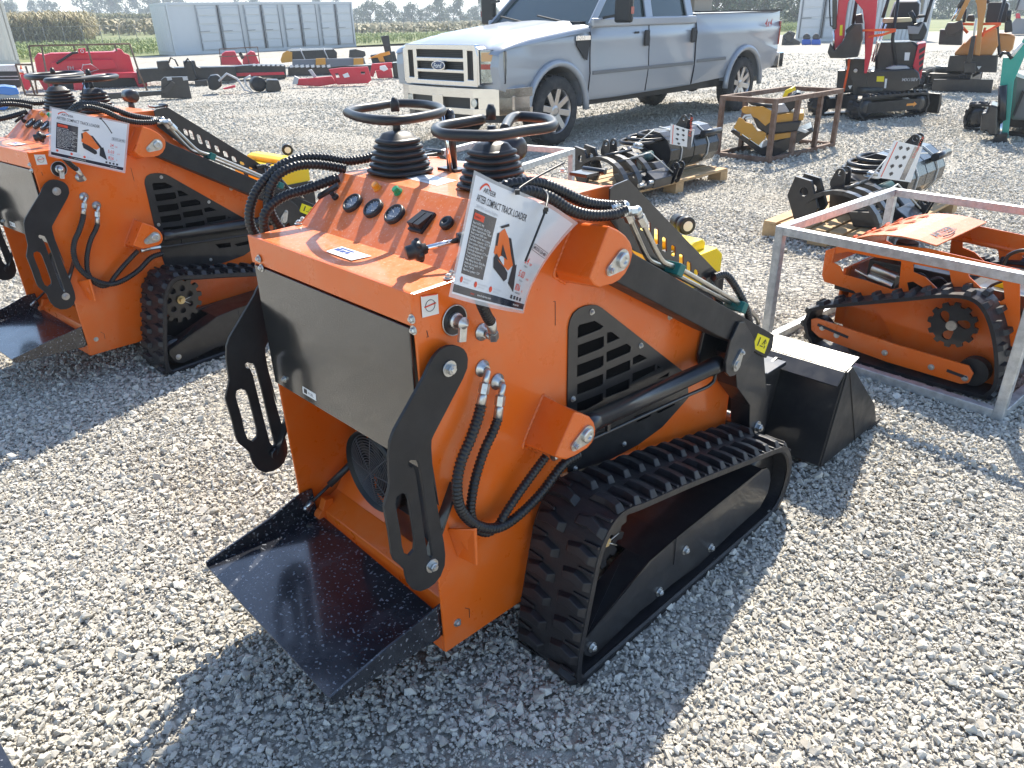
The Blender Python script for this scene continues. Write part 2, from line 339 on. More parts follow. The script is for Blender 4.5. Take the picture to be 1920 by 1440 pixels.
for row in range(8):
    for k in range(330):
        t = k / 330; x = A[0] + (B[0] - A[0]) * t; y = A[1] + (B[1] - A[1]) * t + row * .8; pts.append((x + rg.gauss(0, .1), y + rg.gauss(0, .1), rise(x, y)))
blades('green_corn_rows', pts, 1.9, .06, 8, CORN2, 'darker green corn rows set back behind the mown grass strip', 'corn', 5)
pts = []
for k in range(7500):
    u = rg.uniform(-150, 560); d = 95 + 235 * rg.random() ** .8; r_ = ray(u, 30); x = r_[0] / r_[1] * d; pts.append((x, d, rise(x, d)))
for k in range(3000):
    u = rg.uniform(560, 1000); d = 100 + 150 * rg.random(); r_ = ray(u, 30); x = r_[0] / r_[1] * d; pts.append((x, d, -.9))
blades('field_crop', pts, 1.5, .35, 4, stalkmat('ripe_crop', (.13, .13, .05), (.24, .20, .09), (.38, .31, .16)), 'olive and tan crop stretching to the trees', 'crop', 8)
pts = []
for k in range(9000):
    u = rg.uniform(0, 920); v = rg.uniform(58, 112) if u < 300 else rg.uniform(50, 84); p = gz(u, v)
    if p[1] < 45 and u > 280 or p[1] > 78 or p[1] < 36: continue
    lim = 118 - (u / 760) * 37
    if v < lim - 2: pts.append((p[0], p[1], 0))
for k in range(1400):
    u = rg.uniform(1440, 1560); p = gz(u, rg.uniform(44, 60)); pts.append((p[0], min(p[1], 90), 0))
blades('rough_grass', pts, .42, .035, 5, stalkmat('grass_blade', (.10, .17, .03), (.19, .27, .06), (.34, .36, .12)), 'bright green unmown grass between the yard and the crop', 'grass', 9)
# ---- trees
LEAF = [stalkmat('tree_foliage_dark', (.035, .065, .035), (.06, .10, .05), (.10, .15, .075)), stalkmat('tree_foliage_olive', (.05, .075, .03), (.085, .12, .05), (.13, .17, .08))]
BARK = pbr('bark', (.09, .075, .06), .9)
def make_tree(seed, H, Wd, leaf):
    rg = random.Random(seed); t = bpy.data.objects.new('broadleaf_tree', None); col.objects.link(t)
    m = MB(); m.tube([(0, 0, 0), (.1, 0, H * .3), (0, .1, H * .6)], .22, 8, rf=lambda i: (1, .75, .35)[i])
    for k in range(6):
        a = k * 1.05 + rg.random(); m.tube([(0, 0, H * (.22 + .05 * k)), (math.cos(a) * Wd * .25, math.sin(a) * Wd * .25, H * (.4 + .06 * k)), (math.cos(a) * Wd * .4, math.sin(a) * Wd * .4, H * (.5 + .06 * k))], .09, 6, rf=lambda i: (1, .6, .2)[i])
    m.build('trunk', BARK, t)
    m = MB(); blobs = []
    for k in range(17):
        a = rg.uniform(0, 6.28); hh = rg.uniform(.08, .88); rr = Wd * .42 * math.sin(min(1, hh * 1.15) * math.pi) ** .6; blobs.append((math.cos(a) * rr * rg.uniform(.3, 1), math.sin(a) * rr * rg.uniform(.3, 1), H * hh, rg.uniform(.12, .22) * Wd))
    for (bx, by, bz, br) in blobs:
        for k in range(80):
            d = Vector((rg.gauss(0, 1), rg.gauss(0, 1), rg.gauss(0, .8))).normalized(); p = Vector((bx, by, bz)) + d * br * rg.uniform(.5, 1.15); s = rg.uniform(.10, .28); n = (d + Vector((rg.gauss(0, .5), rg.gauss(0, .5), rg.gauss(0, .5)))).normalized(); x = n.orthogonal().normalized(); y = n.cross(x)
            m.add([p + x * s, p + y * s * .8, p - x * s * .9, p - y * s], [(0, 1, 2, 3)])
    m.build('crown', leaf, t); return t
protos_t = [make_tree(1, 8, 6, LEAF[0]), make_tree(2, 9, 5.5, LEAF[1]), make_tree(3, 7, 7, LEAF[0])]
TL = [('dark rounded tree', 'olive green loose tree', 'low spreading dark tree')]
spots = [(8, 250, 1.0), (22, 300, .8), (66, 300, .72), (80, 310, .66), (100, 290, .85), (158, 280, 1.15), (182, 300, 1.0), (215, 280, 1.1), (240, 300, 1.2), (262, 290, 1.1), (285, 280, 1.15), (322, 300, 1.15), (335, 310, 1.0), (455, 300, 1.05), (480, 280, .95),
         (600, 280, 1.0), (625, 290, 1.1)] + [(u, 200 + 60 * ((i * 37) % 10) / 10, .50 + .42 * ((i * 53) % 10) / 10) for i, u in enumerate(range(655, 940, 13))] + [(u, 84 + 16 * ((i * 41) % 10) / 10, .42 + .30 * ((i * 29) % 10) / 10) for i, u in enumerate(range(1326, 1530, 17))] + [(u, 110 + 20 * ((i * 41) % 10) / 10, .42 + .22 * ((i * 29) % 10) / 10) for i, u in enumerate(range(1760, 1960, 18))]
first = [True] * 3; cnt_ = {}
def nth(w_):
    cnt_[w_] = cnt_.get(w_, 0) + 1; n = cnt_[w_]; return ('leftmost', 'second from left', 'third from left')[n - 1] if n < 4 else ('fourth fifth sixth seventh eighth ninth tenth eleventh twelfth thirteenth fourteenth fifteenth sixteenth seventeenth eighteenth nineteenth twentieth twenty-first twenty-second twenty-third'.split()[n - 4] + ' from left')
for i, (u, d, s) in enumerate(spots):
    k = i % 3; r_ = ray(u, 30); x = r_[0] / r_[1] * d
    t = protos_t[k] if first[k] else copy_tree(protos_t[k]); first[k] = False
    t.location = (x, d, rise(x, d) - .6); t.rotation_euler = (0, 0, i * 1.3); t.scale = (s * (1.25 if u < 640 else 1.15),) * 2 + (s * (1.25 if u < 640 else 1.1),)
    where = 'over the corn' if u < 130 else 'left of the grey container' if u < 270 else 'over the container roof' if u < 640 else 'between container and pickup' if u < 950 else 'behind the pickup bed' if u < 1540 else 'behind the brown excavator'
    tag(t, ['dark rounded tree', 'olive loose-crowned tree', 'low spreading dark tree'][k] + ', ' + nth(where) + ', ' + where, 'tree', 'trees ' + where)
# ---- chain-link fence
FENC = pbr('fence_wire', (.16, .17, .16), .6)
def fence(P0, P1, n, label, h=1.5):
    t = thing('chain_link_fence', label, 'fence', (P0[0], P0[1])); P0 = Vector((P0[0], P0[1], 0)); d = Vector((P1[0], P1[1], 0)) - P0
    for k in range(n + 1):
        m = MB(); p = d * (k / n); m.cyl(p, p + Vector((0, 0, h)), .022, n=6); m.build('post', FENC, t)
    m = MB(); m.tube([Vector((0, 0, h)), d + Vector((0, 0, h))], .012, 5); m.build('top_rail', FENC, t)
    m = MB(); L = d.length; u = d.normalized(); nn = int(L / .35)
    for k in range(nn):
        for s in (0, 1): a = u * (k * .35 + s * h); b = u * (k * .35 + (1 - s) * h); m.bar(a, b + Vector((0, 0, h)), .004, .004)
    m.build('wire_mesh', FENC, t)
fence(fx(-60, 106), fx(262, 93), 9, 'thin chain-link fence in the grass before the corn, left of the containers'); fence(fx(672, 76), fx(1000, 66), 8, 'thin chain-link fence between the container and the pickup'); fence(fx(1300, 54), fx(1500, 52), 6, 'chain-link fence behind the pickup bed')

# ---- air
hz_ = MB(); hz_.bb(-900, 900, -25, 1600, -1.5, 22); hm = bpy.data.materials.new('haze'); hm.use_nodes = True; t = hm.node_tree; t.nodes.clear(); ou = t.nodes.new('ShaderNodeOutputMaterial'); pv = t.nodes.new('ShaderNodeVolumePrincipled')
pv.inputs['Color'].default_value = (.80, .90, 1, 1); pv.inputs['Density'].default_value = .0012; pv.inputs['Anisotropy'].default_value = .3; t.links.new(pv.outputs[0], ou.inputs['Volume']); o = hz_.build('haze', hm); tag(o, kind='stuff')
# ================================================================ compact track loader
M = Frame(-.403, 1.547, 45.87)
XS = .317
def Z2(l, ox, oy, k): return [(ox + a / k, oy + b / k) for a, b in l]       # crop coordinates -> photo pixels
def bolt(mb, p, ax, r=.0085, washer=True):
    if getattr(mb, 'each', None) is not None: k = MB(); bolt(k, p, ax, r, washer); mb.each.append(k); return
    p = Vector(p); a = Vector(ax).normalized()
    if washer: mb.lathe([(0, r * 1.55), (r * .3, r * 1.55)], p, a, 14)
    mb.lathe([(0, r), (r * .8, r), (r * .95, r * .85)], p + a * r * .25, a, 6, False)
    mb.lathe([(0, r * .5), (r * .5, r * .5)], p + a * r * 1.0, a, 10)
def oval(c, r1, r2, n=20, rr=None):
    # hull of two discs (teardrop plate), 2D
    (ax, ay, ra), (bx, by, rb) = r1, r2; d = math.atan2(by - ay, bx - ax); L = math.hypot(bx - ax, by - ay); q = math.acos(max(-1, min(1, (ra - rb) / L))); out = []
    for k in range(n + 1): t = d + q + (2 * math.pi - 2 * q) * k / n; out.append((ax + ra * math.cos(t), ay + ra * math.sin(t)))
    for k in range(n + 1): t = d - q + 2 * q * k / n; out.append((bx + rb * math.cos(t), by + rb * math.sin(t)))
    return out
class BM:
    def __init__(s): s.each = []
    def build(s, name, mat, parent): [k.build(name, mat, parent) for k in s.each]
def circ(cx, cy, r, n=20): return [(cx + r * math.cos(2 * math.pi * k / n), cy + r * math.sin(2 * math.pi * k / n)) for k in range(n)]
def text2d(s, size, bold=0., shear=0., sx=1.):
    c = bpy.data.curves.new('t', 'FONT'); c.body = s; c.size = size; c.offset = bold * size; c.shear = shear; c.resolution_u = 2; c.align_x = 'LEFT'
    o = bpy.data.objects.new('t', c); col.objects.link(o); bpy.context.view_layer.update()
    me = o.evaluated_get(bpy.context.evaluated_depsgraph_get()).to_mesh()
    v = [(p.co.x * sx, p.co.y) for p in me.vertices]; f = [tuple(p.vertices) for p in me.polygons]
    bpy.data.objects.remove(o); bpy.data.curves.remove(c); return v, f
def textat(mb, s, size, org, ex, ey, bold=0., shear=0., center=False, sx=1.):
    v, f = text2d(s, size, bold, shear, sx); org = Vector(org); ex = Vector(ex); ey = Vector(ey)
    if center and v:
        cx = (max(a for a, b in v) + min(a for a, b in v)) / 2; cy = (max(b for a, b in v) + min(b for a, b in v)) / 2; v = [(a - cx, b - cy) for a, b in v]
    return mb.add([org + ex * a + ey * b for a, b in v], f)

def make_loader():
    T = thing('compact_track_loader', 'orange stand-on compact track loader in the foreground, control panel and laminated sheet facing us', 'track loader', M, 'orange compact track loaders')
    X = lambda u, v, c=XS: M.x(u, v, c)
    # ---- body: two side plates, core, deck, dash, shelf
    side = [(0.0, 1.04), (.012, .13), (.345, .118), (1.0, .12), (1.25, .17), (1.255, .42), (1.14, .62), (.62, 1.02), (.598, 1.148), (.56, 1.152), (.27, 1.15), (.135, 1.042)]
    for sx in (-1, 1):
        m = MB(); m.prism(side, 'x', sx * (XS - .007), sx * XS)
        m.build('side_plate', ORG, T, .0025)
    m = MB(); W = XS - .0075
    m.prism([(.006, 1.04), (.006, .975), (.02, .975), (.02, 1.03), (.13, 1.03), (.262, 1.137), (.585, 1.137), (.60, 1.0), (1.12, .60), (1.24, .40), (1.24, .2), (1.22, .2), (1.22, .4), (1.1, .59), (.59, .985), (.57, 1.15), (.27, 1.15), (.135, 1.042)], 'x', -W, W)
    m.build('hood', DUST_GLARE, T, .003)
    m = MB(); m.bb(-XS - .001, XS + .001, -.004, .004, .976, 1.043); m.build('rear_lip', ORG, T, .002)
    m = MB(); m.bb(-.285, .285, .20, .22, .12, .98); m.bb(-.285, .285, .22, 1.22, .12, .14)
    m.build('engine_bulkhead', ORG, T)
    m = MB(); m.prism([(.056, .175), (.056, .232), (.12, .262), (.12, .256), (.064, .226), (.064, .175)], 'x', -.30, .30); m.prism([(.12, .256), (.12, .262), (.20, .36), (.20, .352)], 'x', -.30, -.06); m.build('footwell_panel', ORG, T, .002)
    # raised rear valance left/right of tray, bottom flange
    m = MB(); m.bb(-XS + .008, XS - .008, .012, .02, .128, .178); m.bb(-XS + .008, XS - .008, .02, .12, .128, .136)
    m.build('bottom_flange', ORG, T, .002)
    # black glossy rear panel
    m = MB(); m.prism([(-.305, .972), (-.305, .655), (.306, .655), (.306, .972)], 'y', -.006, 0.0); m.build('rear_panel', GLOSS, T, .0015)
    # engine compartment (dark)
    m = MB(); m.bb(-.12, .24, .185, .199, .26, .93)
    m.prism([(-.04, .50), (.01, .33), (.1, .25), (.24, .2), (.24, .56), (-.04, .6)], 'y', .15, .186)
    m.build('engine_cover', PLAST, T, .006)
    m = MB(); fc = M.y(702, 884, .125); R0 = .105; FY = .125
    for k in range(1, 15): m.tube([(fc.x + R0 * k / 14 * math.cos(t * math.pi / 16), FY - .012 * (1 - (k / 14) ** 2), fc.z + R0 * k / 14 * math.sin(t * math.pi / 16)) for t in range(32)], .0013, 4, True)
    for k in range(8):
        a = math.pi / 4 * k; m.tube([(fc.x + R0 * q * math.cos(a), FY - .012 * (1 - q * q), fc.z + R0 * q * math.sin(a)) for q in (0, .3, .6, .85, 1)], .0019, 4)
    g = m.build('fan_guard', FANM, T)
    m = MB(); m.lathe([(0, R0 + .014), (-.012, R0 + .01), (.06, R0 + .016)], (fc.x, FY, fc.z), (0, 1, 0), 40, caps=False)
    m.lathe([(0, .105), (.01, .105)], (fc.x, FY + .05, fc.z), (0, 1, 0), 30)
    for k in range(7):
        a = k * math.pi * 2 / 7; m.box((fc.x + .055 * math.cos(a), FY + .03, fc.z + .055 * math.sin(a)), (.085, .02, .03), Matrix.Rotation(-a, 3, 'Y'))
    m.build('cooling_fan', PLAST, T)
    # ---- tray
    m = MB(); zt = .215
    m.prism([(-.300, -.285), (.302, -.292), (.302, .03), (-.300, .05)], 'z', zt - .005, zt)
    m.prism([(-.285, zt - .004), (-.285, zt + .012), (-.10, zt + .05), (.0, zt + .082), (.045, zt + .082), (.05, zt - .004)], 'x', -.305, -.299)
    m.prism([(-.292, zt - .012), (-.292, zt + .004), (-.15, zt + .0335), (.02, zt + .058), (.03, zt - .03), (.0, zt - .04), (-.27, zt - .022)], 'x', .301, .307)
    m.build('operator_platform', TRAYM, T, .0018)
    m = MB(); p = X(573, 953, -.30); q = X(640, 852, -.27) + Vector((.03, .06, 0))
    m.tube([p, p.lerp(q, .5)], .005, 8); m.tube([p.lerp(q, .4), q], .010, 10); m.build('gas_strut', PLAST, T)
    m = MB(); m.ball(p, .009, 8); m.tube([p, p.lerp(q, .12)], .006, 8); m.build('ball_joint', ZINC, T)
    m = MB(); e = X(607, 966, -.27); m.prism(circ(e.y, e.z, .02, 16), 'x', -.29, -.262); m.prism([(e.y - .012, e.z), (e.y + .03, e.z), (e.y + .035, e.z + .045), (e.y + .01, e.z + .05)], 'x', -.288, -.264)
    m.build('hinge_lug', ORG, T, .002)
    # ---- lever plates with slots, both sides
    out = Z2([(345, 370), (370, 310), (400, 255), (425, 222), (460, 190), (500, 173), (545, 170), (580, 180), (605, 195), (624, 225), (632, 260), (628, 320), (600, 390), (405, 765), (390, 800), (388, 850), (395, 960), (420, 1110), (440, 1240)], 700, 600, 3.556) + \
        Z2([(1300, 200), (1330, 380), (1358, 530), (1366, 600), (1363, 660), (1340, 720), (1310, 760), (1270, 790), (1225, 808), (1185, 798), (1158, 765), (1145, 725), (1140, 690), (1120, 668), (1080, 635), (1066, 600), (1050, 480), (1022, 335), (1054, 208), (1048, 60), (1055, -30)], 380, 840, 3) + Z2([(125, 780), (140, 740)], 700, 600, 3.556)
    h1 = Z2([(1160, 100), (1158, 80), (1172, 68), (1212, 72), (1222, 100), (1245, 240), (1265, 400), (1284, 540), (1294, 610), (1283, 622), (1266, 600), (1250, 500), (1225, 330), (1200, 150), (1185, 105), (1172, 110)], 380, 840, 3)
    h2 = Z2([(1085, 310), (1092, 275), (1120, 255), (1148, 262), (1162, 300), (1180, 420), (1196, 530), (1190, 575), (1163, 607), (1135, 595), (1122, 550), (1110, 450), (1095, 370)], 380, 840, 3)
    O = M.xl(out, .345); H = [M.xl(h1, .345), M.xl(h2, .345)]
    b1 = X(845, 692, .35); b2 = X(812, 1062, .35)
    for sx in (1, -1):
        m = MB(); m.prism(O, 'x', sx * .337, sx * .345, H); lv = m.build('lever_plate', STEELB, T, .0008)
        m = BM(); bolt(m, (sx * .345, b1.y, b1.z), (sx, 0, 0), .011); bolt(m, (sx * .345, b2.y, b2.z), (sx, 0, 0), .0105); m.build('bolt', ZINC, lv)
        m = MB(); m.cyl((sx * .317, b1.y, b1.z), (sx * .337, b1.y, b1.z), .016); m.build('spacer', BLK, lv); m = MB(); m.bar((sx * .330, b2.y, b2.z), (sx * .328, b2.y + .09, b2.z + .16), .006, .028, (1, 0, 0)); m.cyl((sx * .32, b2.y, b2.z), (sx * .337, b2.y, b2.z), .016); m.build('link_bar', BLK, lv)
    # ---- pivot brackets
    def bracket(plate, base, pins, xo):
        PL = [tuple(X(u, v, xo)) for u, v in plate]; PLi = [(XS, y, z) for x, y, z in PL]
        for i, (u, v) in base.items(): PLi[i] = tuple(X(u, v, XS))
        for sx in (1, -1):
            f = lambda l: [(sx * a, b, c) for a, b, c in l]
            m = MB(); m.loft(f(PL), f(PLi)); br = m.build('pivot_bracket', ORG, T, .004); m = MB(); wl = [Vector(p) for p in f(PLi)]; m.tube(catmull(wl + [wl[0]], .004), .0045, 6, rf=lambda i: 1 + .25 * math.sin(i * 1.9)); m.build('weld_bead', ORG, br)
            (u1, v1), (u2, v2) = pins; a = X(u1, v1, xo); c = X(u2, v2, xo)
            m = MB(); m.prism(oval(None, (a.y, a.z, .024), (c.y, c.z, .013)), 'x', sx * xo, sx * (xo + .005))
            m.lathe([(0, .0175), (.006, .0175), (.008, .015), (.008, .008), (.004, .006)], (sx * (xo + .005), a.y, a.z), (sx, 0, 0), 20); bolt(m, (sx * (xo + .005), c.y, c.z), (sx, 0, 0), .007)
            m.build('pin_keeper', ZINC, br, .0008)
    bracket(Z2([(1450, 555), (1530, 590), (1590, 635), (1630, 690), (1650, 745), (1650, 800), (1630, 880), (1590, 960), (1540, 1015), (1480, 1048), (1420, 1062), (1370, 1080), (1320, 1055), (1285, 1000)], 820, 300, 4.5),
            {0: (1075, 418), 13: (1040, 508), 12: (1046, 522), 11: (1062, 530)}, ((1164, 487), (1142, 506)), .43)
    bracket(Z2([(1345, 612), (1400, 625), (1445, 645), (1472, 680), (1484, 725), (1480, 770), (1460, 820), (1430, 855), (1350, 905), (1290, 932), (1240, 925), (1213, 912)], 700, 600, 3.556),
            {0: (1018, 740), 11: (981, 832), 10: (990, 838), 9: (1010, 845)}, ((1098, 815), (1076, 835)), .43)
    # ---- lift arms, cylinder, screen
    arm = [tuple(X(u, v, .412))[1:] for u, v in [(1150, 445), (1187, 474), (1452, 628), (1449, 652), (1437, 672), (1408, 655), (1345, 629), (1155, 528), (1132, 505), (1130, 470)]]
    lug = [tuple(X(u, v, .42))[1:] for u, v in Z2([(1155, 912), (1185, 908), (1240, 1010), (1245, 1065), (1165, 1165), (1130, 1210), (1100, 1217), (1080, 1195), (1080, 1140), (1110, 1010)], 1000, 300, 3)]
    p3 = X(1378, 683, .42); p3b = X(1387, 660, .42); c0 = X(1098, 800, .385); c1 = X(1352, 683, .385)
    for sx in (1, -1):
        m = MB(); m.prism(arm, 'x', sx * .328, sx * .412); am = m.build('lift_arm', STEELB, T, .003)
        m = MB(); m.prism(lug, 'x', sx * .413, sx * .423); m.prism(lug, 'x', sx * .325, sx * .335)
        m.prism([(1.10, .58), (1.17, .62), (1.29, .52), (1.36, .34), (1.33, .22), (1.27, .22), (1.24, .36), (1.14, .46)], 'x', sx * .33, sx * .40)
        m.build('arm_knuckle', BLK, am, .002)
        m = MB(); m.prism(oval(None, (p3.y, p3.z, .02), (p3b.y, p3b.z, .011)), 'x', sx * .423, sx * .428); bolt(m, (sx * .428, p3b.y, p3b.z), (sx, 0, 0), .006)
        m.lathe([(0, .012), (.004, .012)], (sx * .428, p3.y, p3.z), (sx, 0, 0)); m.build('pin_keeper', ZINC, am)
        A = Vector((sx * .378, c0.y, c0.z)); B = Vector((sx * .378, c1.y, c1.z)); d = (B - A).normalized(); up = Vector((0, -d.z, d.y))
        m = MB(); m.lathe([(0, .021), (.01, .026), (.05, .026), (.051, .0245), ((B - A).length - .05, .0245), ((B - A).length - .049, .0265), ((B - A).length - .005, .0265), ((B - A).length, .022)], A, d, 24)
        cy = m.build('lift_cylinder', BLK, T)
        m = MB(); m.cyl(B, B + d * .03, .012); m.cyl(A - d * .03, A, .015); m.build('piston_rod', CHR, cy)
        L = (B - A).length; q = lambda t, h: A + d * (t * L) - up * h
        m = MB(); m.rod([q(.97, .018), q(.98, .045), q(.93, .06), q(.7, .057), q(.1, .05), q(-.02, .046)], .0055); m.box(q(.16, .035), (.008, .012, .035)); m.build('oil_pipe', BLK, cy)
        m = MB(); m.cyl(q(-.02, .046), q(-.1, .046), .009, n=6, sm=False); m.cyl(q(-.1, .046), q(-.17, .05), .0085); m.build('hose_fitting', ZINC, cy)
        # perforated screen above the arm
        sc = [tuple(X(u, v, .345))[1:] for u, v in Z2([(430, 162), (455, 140), (530, 110), (545, 122), (1042, 640), (1035, 722), (565, 510), (425, 330)], 1000, 300, 3)]
        hs = []
        for (cx, a, b) in ((612, 330, 400), (645, 340, 440), (690, 378, 478), (735, 430, 518), (785, 476, 545), (830, 525, 588), (873, 568, 628), (915, 612, 650), (957, 655, 682)):
            hs.append([tuple(X(u, v, .345))[1:] for u, v in Z2([(cx - 12, a + 8), (cx - 4, a), (cx + 12, a + 12), (cx + 13, b - 6), (cx + 4, b), (cx - 12, b - 10)], 1000, 300, 3)])
        m = MB(); m.prism(sc, 'x', sx * .3425, sx * .3465, hs); m.build('slotted_screen', BLK, am, .0006)
        # pipes and clamps on the arm
        for i, (pts, xx) in enumerate((([(530, 300), (580, 420), (638, 545), (668, 575), (705, 590), (790, 640), (1100, 800), (1200, 850)], .375), ([(600, 325), (660, 450), (715, 555), (745, 582), (790, 600), (830, 615), (1100, 772), (1200, 835), (1255, 885), (1265, 920)], .40))):
            P = [X(*Z2([a], 1000, 300, 3)[0], xx) for a in pts]; P = [Vector((sx * a.x, a.y, a.z)) for a in P]
            m = MB(); m.rod(P, .0068, n=10); pp = m.build('steel_pipe', STL, am)
            m = MB(); e = P[0]; dd = (P[1] - P[0]).normalized()
            m.cyl(e - dd * .005, e + dd * .022, .0125, n=6, sm=False); m.cyl(e - dd * .02, e - dd * .005, .0105); m.ball(e - dd * .022, .0125); m.cyl(e - dd * .022, e - dd * .022 + Vector((0, -.03, .004)), .0105, n=6, sm=False); m.cyl(e - dd * .022 + Vector((0, -.03, .004)), e - dd * .022 + Vector((0, -.055, .004)), .0095)
            m.build('elbow_fitting', ZINC, pp)
        dA = Vector((0, arm[2][0] - arm[1][0], arm[2][1] - arm[1][1])).normalized(); nA = Vector((0, -dA.z, dA.y)); rotA = Matrix(((1, 0, 0), (0, dA.y, nA.y), (0, dA.z, nA.z)))
        for (u, v) in ((1257, 499), (1378, 570)):
            e = X(u, v, .385); m = MB(); m.box((sx * .388, e.y, e.z - .004), (.062, .028, .03), rotA); m.build('pipe_clamp', TEAL, am, .002)
        m = MB(); m.hose([(sx * .36, 1.0, .84), (sx * .37, 1.06, .83), (sx * .40, 1.12, .74), (sx * .40, 1.17, .66)], .011); m.hose([(sx * .33, .98, .86), (sx * .34, 1.03, .80), (sx * .34, 1.08, .74), (sx * .34, 1.15, .66)], .011); m.build('arm_hose', HOSE, am)
    m = MB(); st = [X(*p, .4135) for p in Z2([(1265, 975), (1330, 1005), (1300, 1090), (1232, 1055)], 1000, 300, 3)]
    m.prism([(a.y, a.z) for a in st], 'x', .4122, .4135); s1 = m.build('warning_sticker', YSTK, T)
    m = MB(); c = sum(st, Vector()) / 4; ex = (st[1] - st[0]) / 2; ey = (st[0] - st[3]) / 2
    for a, b, ww, hh in ((-.55, .1, .14, 1.2), (-.15, -.35, .5, .12), (.35, .35, .1, .5), (.55, -.3, .12, .4)):
        m.add([c + Vector((.0012, 0, 0)) + ex * (a + i * ww) + ey * (b + j * hh / 2) for i, j in ((0, -1), (1, -1), (1, 1), (0, 1))], [(0, 1, 2, 3)])
    m.tube([c + Vector((.0012, 0, 0)) + ex * a + ey * b for a, b in ((.1, -.1), (.35, .7), (.7, .3), (.4, .0))], .0008, 4)
    m.build('pictogram', INK, s1)
    # ---- vent plate
    vo = M.xl([(1064, 615), (1067, 600), (1073, 587), (1083, 578), (1095, 573), (1107, 571), (1118, 572), (1127, 577), (1233, 660), (1287, 702), (1289, 745), (1240, 800), (1195, 833), (1140, 862), (1090, 885), (1080, 893), (1070, 892), (1064, 884), (1062, 860), (1062, 740)], XS)
    sl = [[(243, 940), (252, 925), (340, 902), (388, 933), (370, 950), (243, 1000)], [(243, 1040), (390, 988), (390, 1045), (375, 1058), (243, 1110)], [(240, 1152), (388, 1097), (388, 1150), (372, 1165), (240, 1218)], [(240, 1258), (386, 1200), (386, 1255), (370, 1270), (240, 1320)], [(240, 1365), (384, 1308), (384, 1350), (290, 1402), (240, 1412)],
          [(408, 968), (435, 965), (480, 1000), (408, 1030)], [(405, 1078), (520, 1030), (543, 1048), (538, 1078), (405, 1135)], [(404, 1180), (538, 1122), (538, 1178), (402, 1235)], [(402, 1287), (535, 1228), (531, 1283), (400, 1335)], [(553, 1110), (592, 1090), (636, 1112), (553, 1150)], [(552, 1198), (680, 1147), (676, 1185), (550, 1250)], [(692, 1150), (715, 1165), (690, 1178)], [(690, 1232), (760, 1190), (752, 1215)],
          [(680, 1410), (790, 1345), (788, 1378), (700, 1425)], [(560, 1440), (660, 1400), (655, 1440), (580, 1475)]]
    for sx in (1, -1):
        m = MB(); m.prism(vo, 'x', sx * (XS + .0005), sx * (XS + .004), [M.xl(Z2(h, 1000, 300, 3), XS) for h in sl]); vp = m.build('vent_plate', BLK, T, .0006)
        m = MB(); m.prism([(y * .97 + .02, z * .97 + .02) for y, z in vo], 'x', sx * (XS + .0001), sx * (XS + .0004)); m.build('vent_shade', pbrv, vp)  # near-black sheet on the side plate, painting the shade inside the slots
        m = BM()
        for p in ((1107, 584), (1199, 647), (1072, 747), (1076, 877), (1168, 831)):
            a = X(*p); bolt(m, (sx * (XS + .004), a.y, a.z), (sx, 0, 0), .0052)
        m.build('bolt', ZINC, vp)
    # ---- tracks
    prof = [(.262, .0), (.243, .018), (.238, .05), (.245, .12), (.262, .20), (.285, .30), (.305, .375), (.335, .425), (.375, .452), (.42, .452), (.48, .437), (.70, .392), (.99, .325), (1.15, .288), (1.235, .262), (1.29, .205), (1.312, .13), (1.29, .05), (1.24, .008), (1.18, .0), (.9, .0), (.6, .0), (.4, 0)]
    P = [Vector(p) for p in catmull([(0, *p) for p in prof] + [(0, *prof[0])], .012)][:-1]
    per = [0]
    for i in range(1, len(P)): per.append(per[-1] + (P[i] - P[i - 1]).length)
    tot = per[-1] + (P[0] - P[-1]).length
    def at(s):
        s %= tot
        for i in range(len(P)):
            j = (i + 1) % len(P); L = (P[j] - P[i]).length
            if s <= per[i] + L or i == len(P) - 1:
                t = (P[j] - P[i]).normalized(); return P[i].lerp(P[j], (s - per[i]) / L), t
    for sx in (1, -1):
        m = MB(); xi, xo = sx * .335, sx * .540
        n = len(P); vs = []
        for i, p in enumerate(P):
            t = (P[(i + 1) % n] - P[i - 1]).normalized(); nn = Vector((0, t.z, -t.y))     # points outward? fixed below
            if nn.dot(Vector((0, .75, .2)) - p) > 0: nn = -nn
            for (x, h) in ((xi, 0), (xi, -.016), (xo - sx * .012, -.016), (xo - sx * .006, -.022), (xo, -.016), (xo, 0)): vs.append((x, p.y - 0 + nn.y * h, p.z + nn.z * h))
        fs = []
        for i in range(n):
            j = (i + 1) % n
            for k in range(6): fs.append((i * 6 + k, i * 6 + (k + 1) % 6, j * 6 + (k + 1) % 6, j * 6 + k))
        m.add(vs, fs)
        tr = m.build('rubber_track', RUB, T)
        m = MB(); N = int(tot / .068)
        for i in range(N):
            for row in (0, 1):
                s = (i + .5 * row) * tot / N; p, t = at(s); nn = Vector((0, t.z, -t.y))
                if nn.dot(Vector((0, .75, .2)) - p) > 0: nn = -nn
                if p.z < .01: hh = .006
                else: hh = .017
                x0, x1 = (.338, .430) if row == 0 else (.446, .538)
                mid, ed = (x1, x0) if row == 0 else (x0, x1)
                o = lambda x, a, h: Vector((sx * x, p.y, p.z)) + t * a + nn * h
                # hexagonal lug: longer at the outer edge, slanted towards the centre seam
                b_ = [o(ed, -.017, 0), o(ed, .012, 0), o((ed + mid) / 2, .026, 0), o(mid, .014, 0), o(mid, -.013, 0), o((ed + mid) / 2, -.008, 0)]
                k = .72
                c_ = sum(b_, Vector()) / 6; t_ = [c_ + (q - c_) * k + nn * hh for q in b_]
                m.loft(b_, t_)
                a_, e_ = o(mid, -.010, hh * .2), o(mid, .03, hh * .2)
                m.bar(o((ed + mid) / 2, .031, .002), o(ed, .034, .002), .009, .008, nn)
        m.build('track_lugs', RUB, tr, .002)
        m = MB()
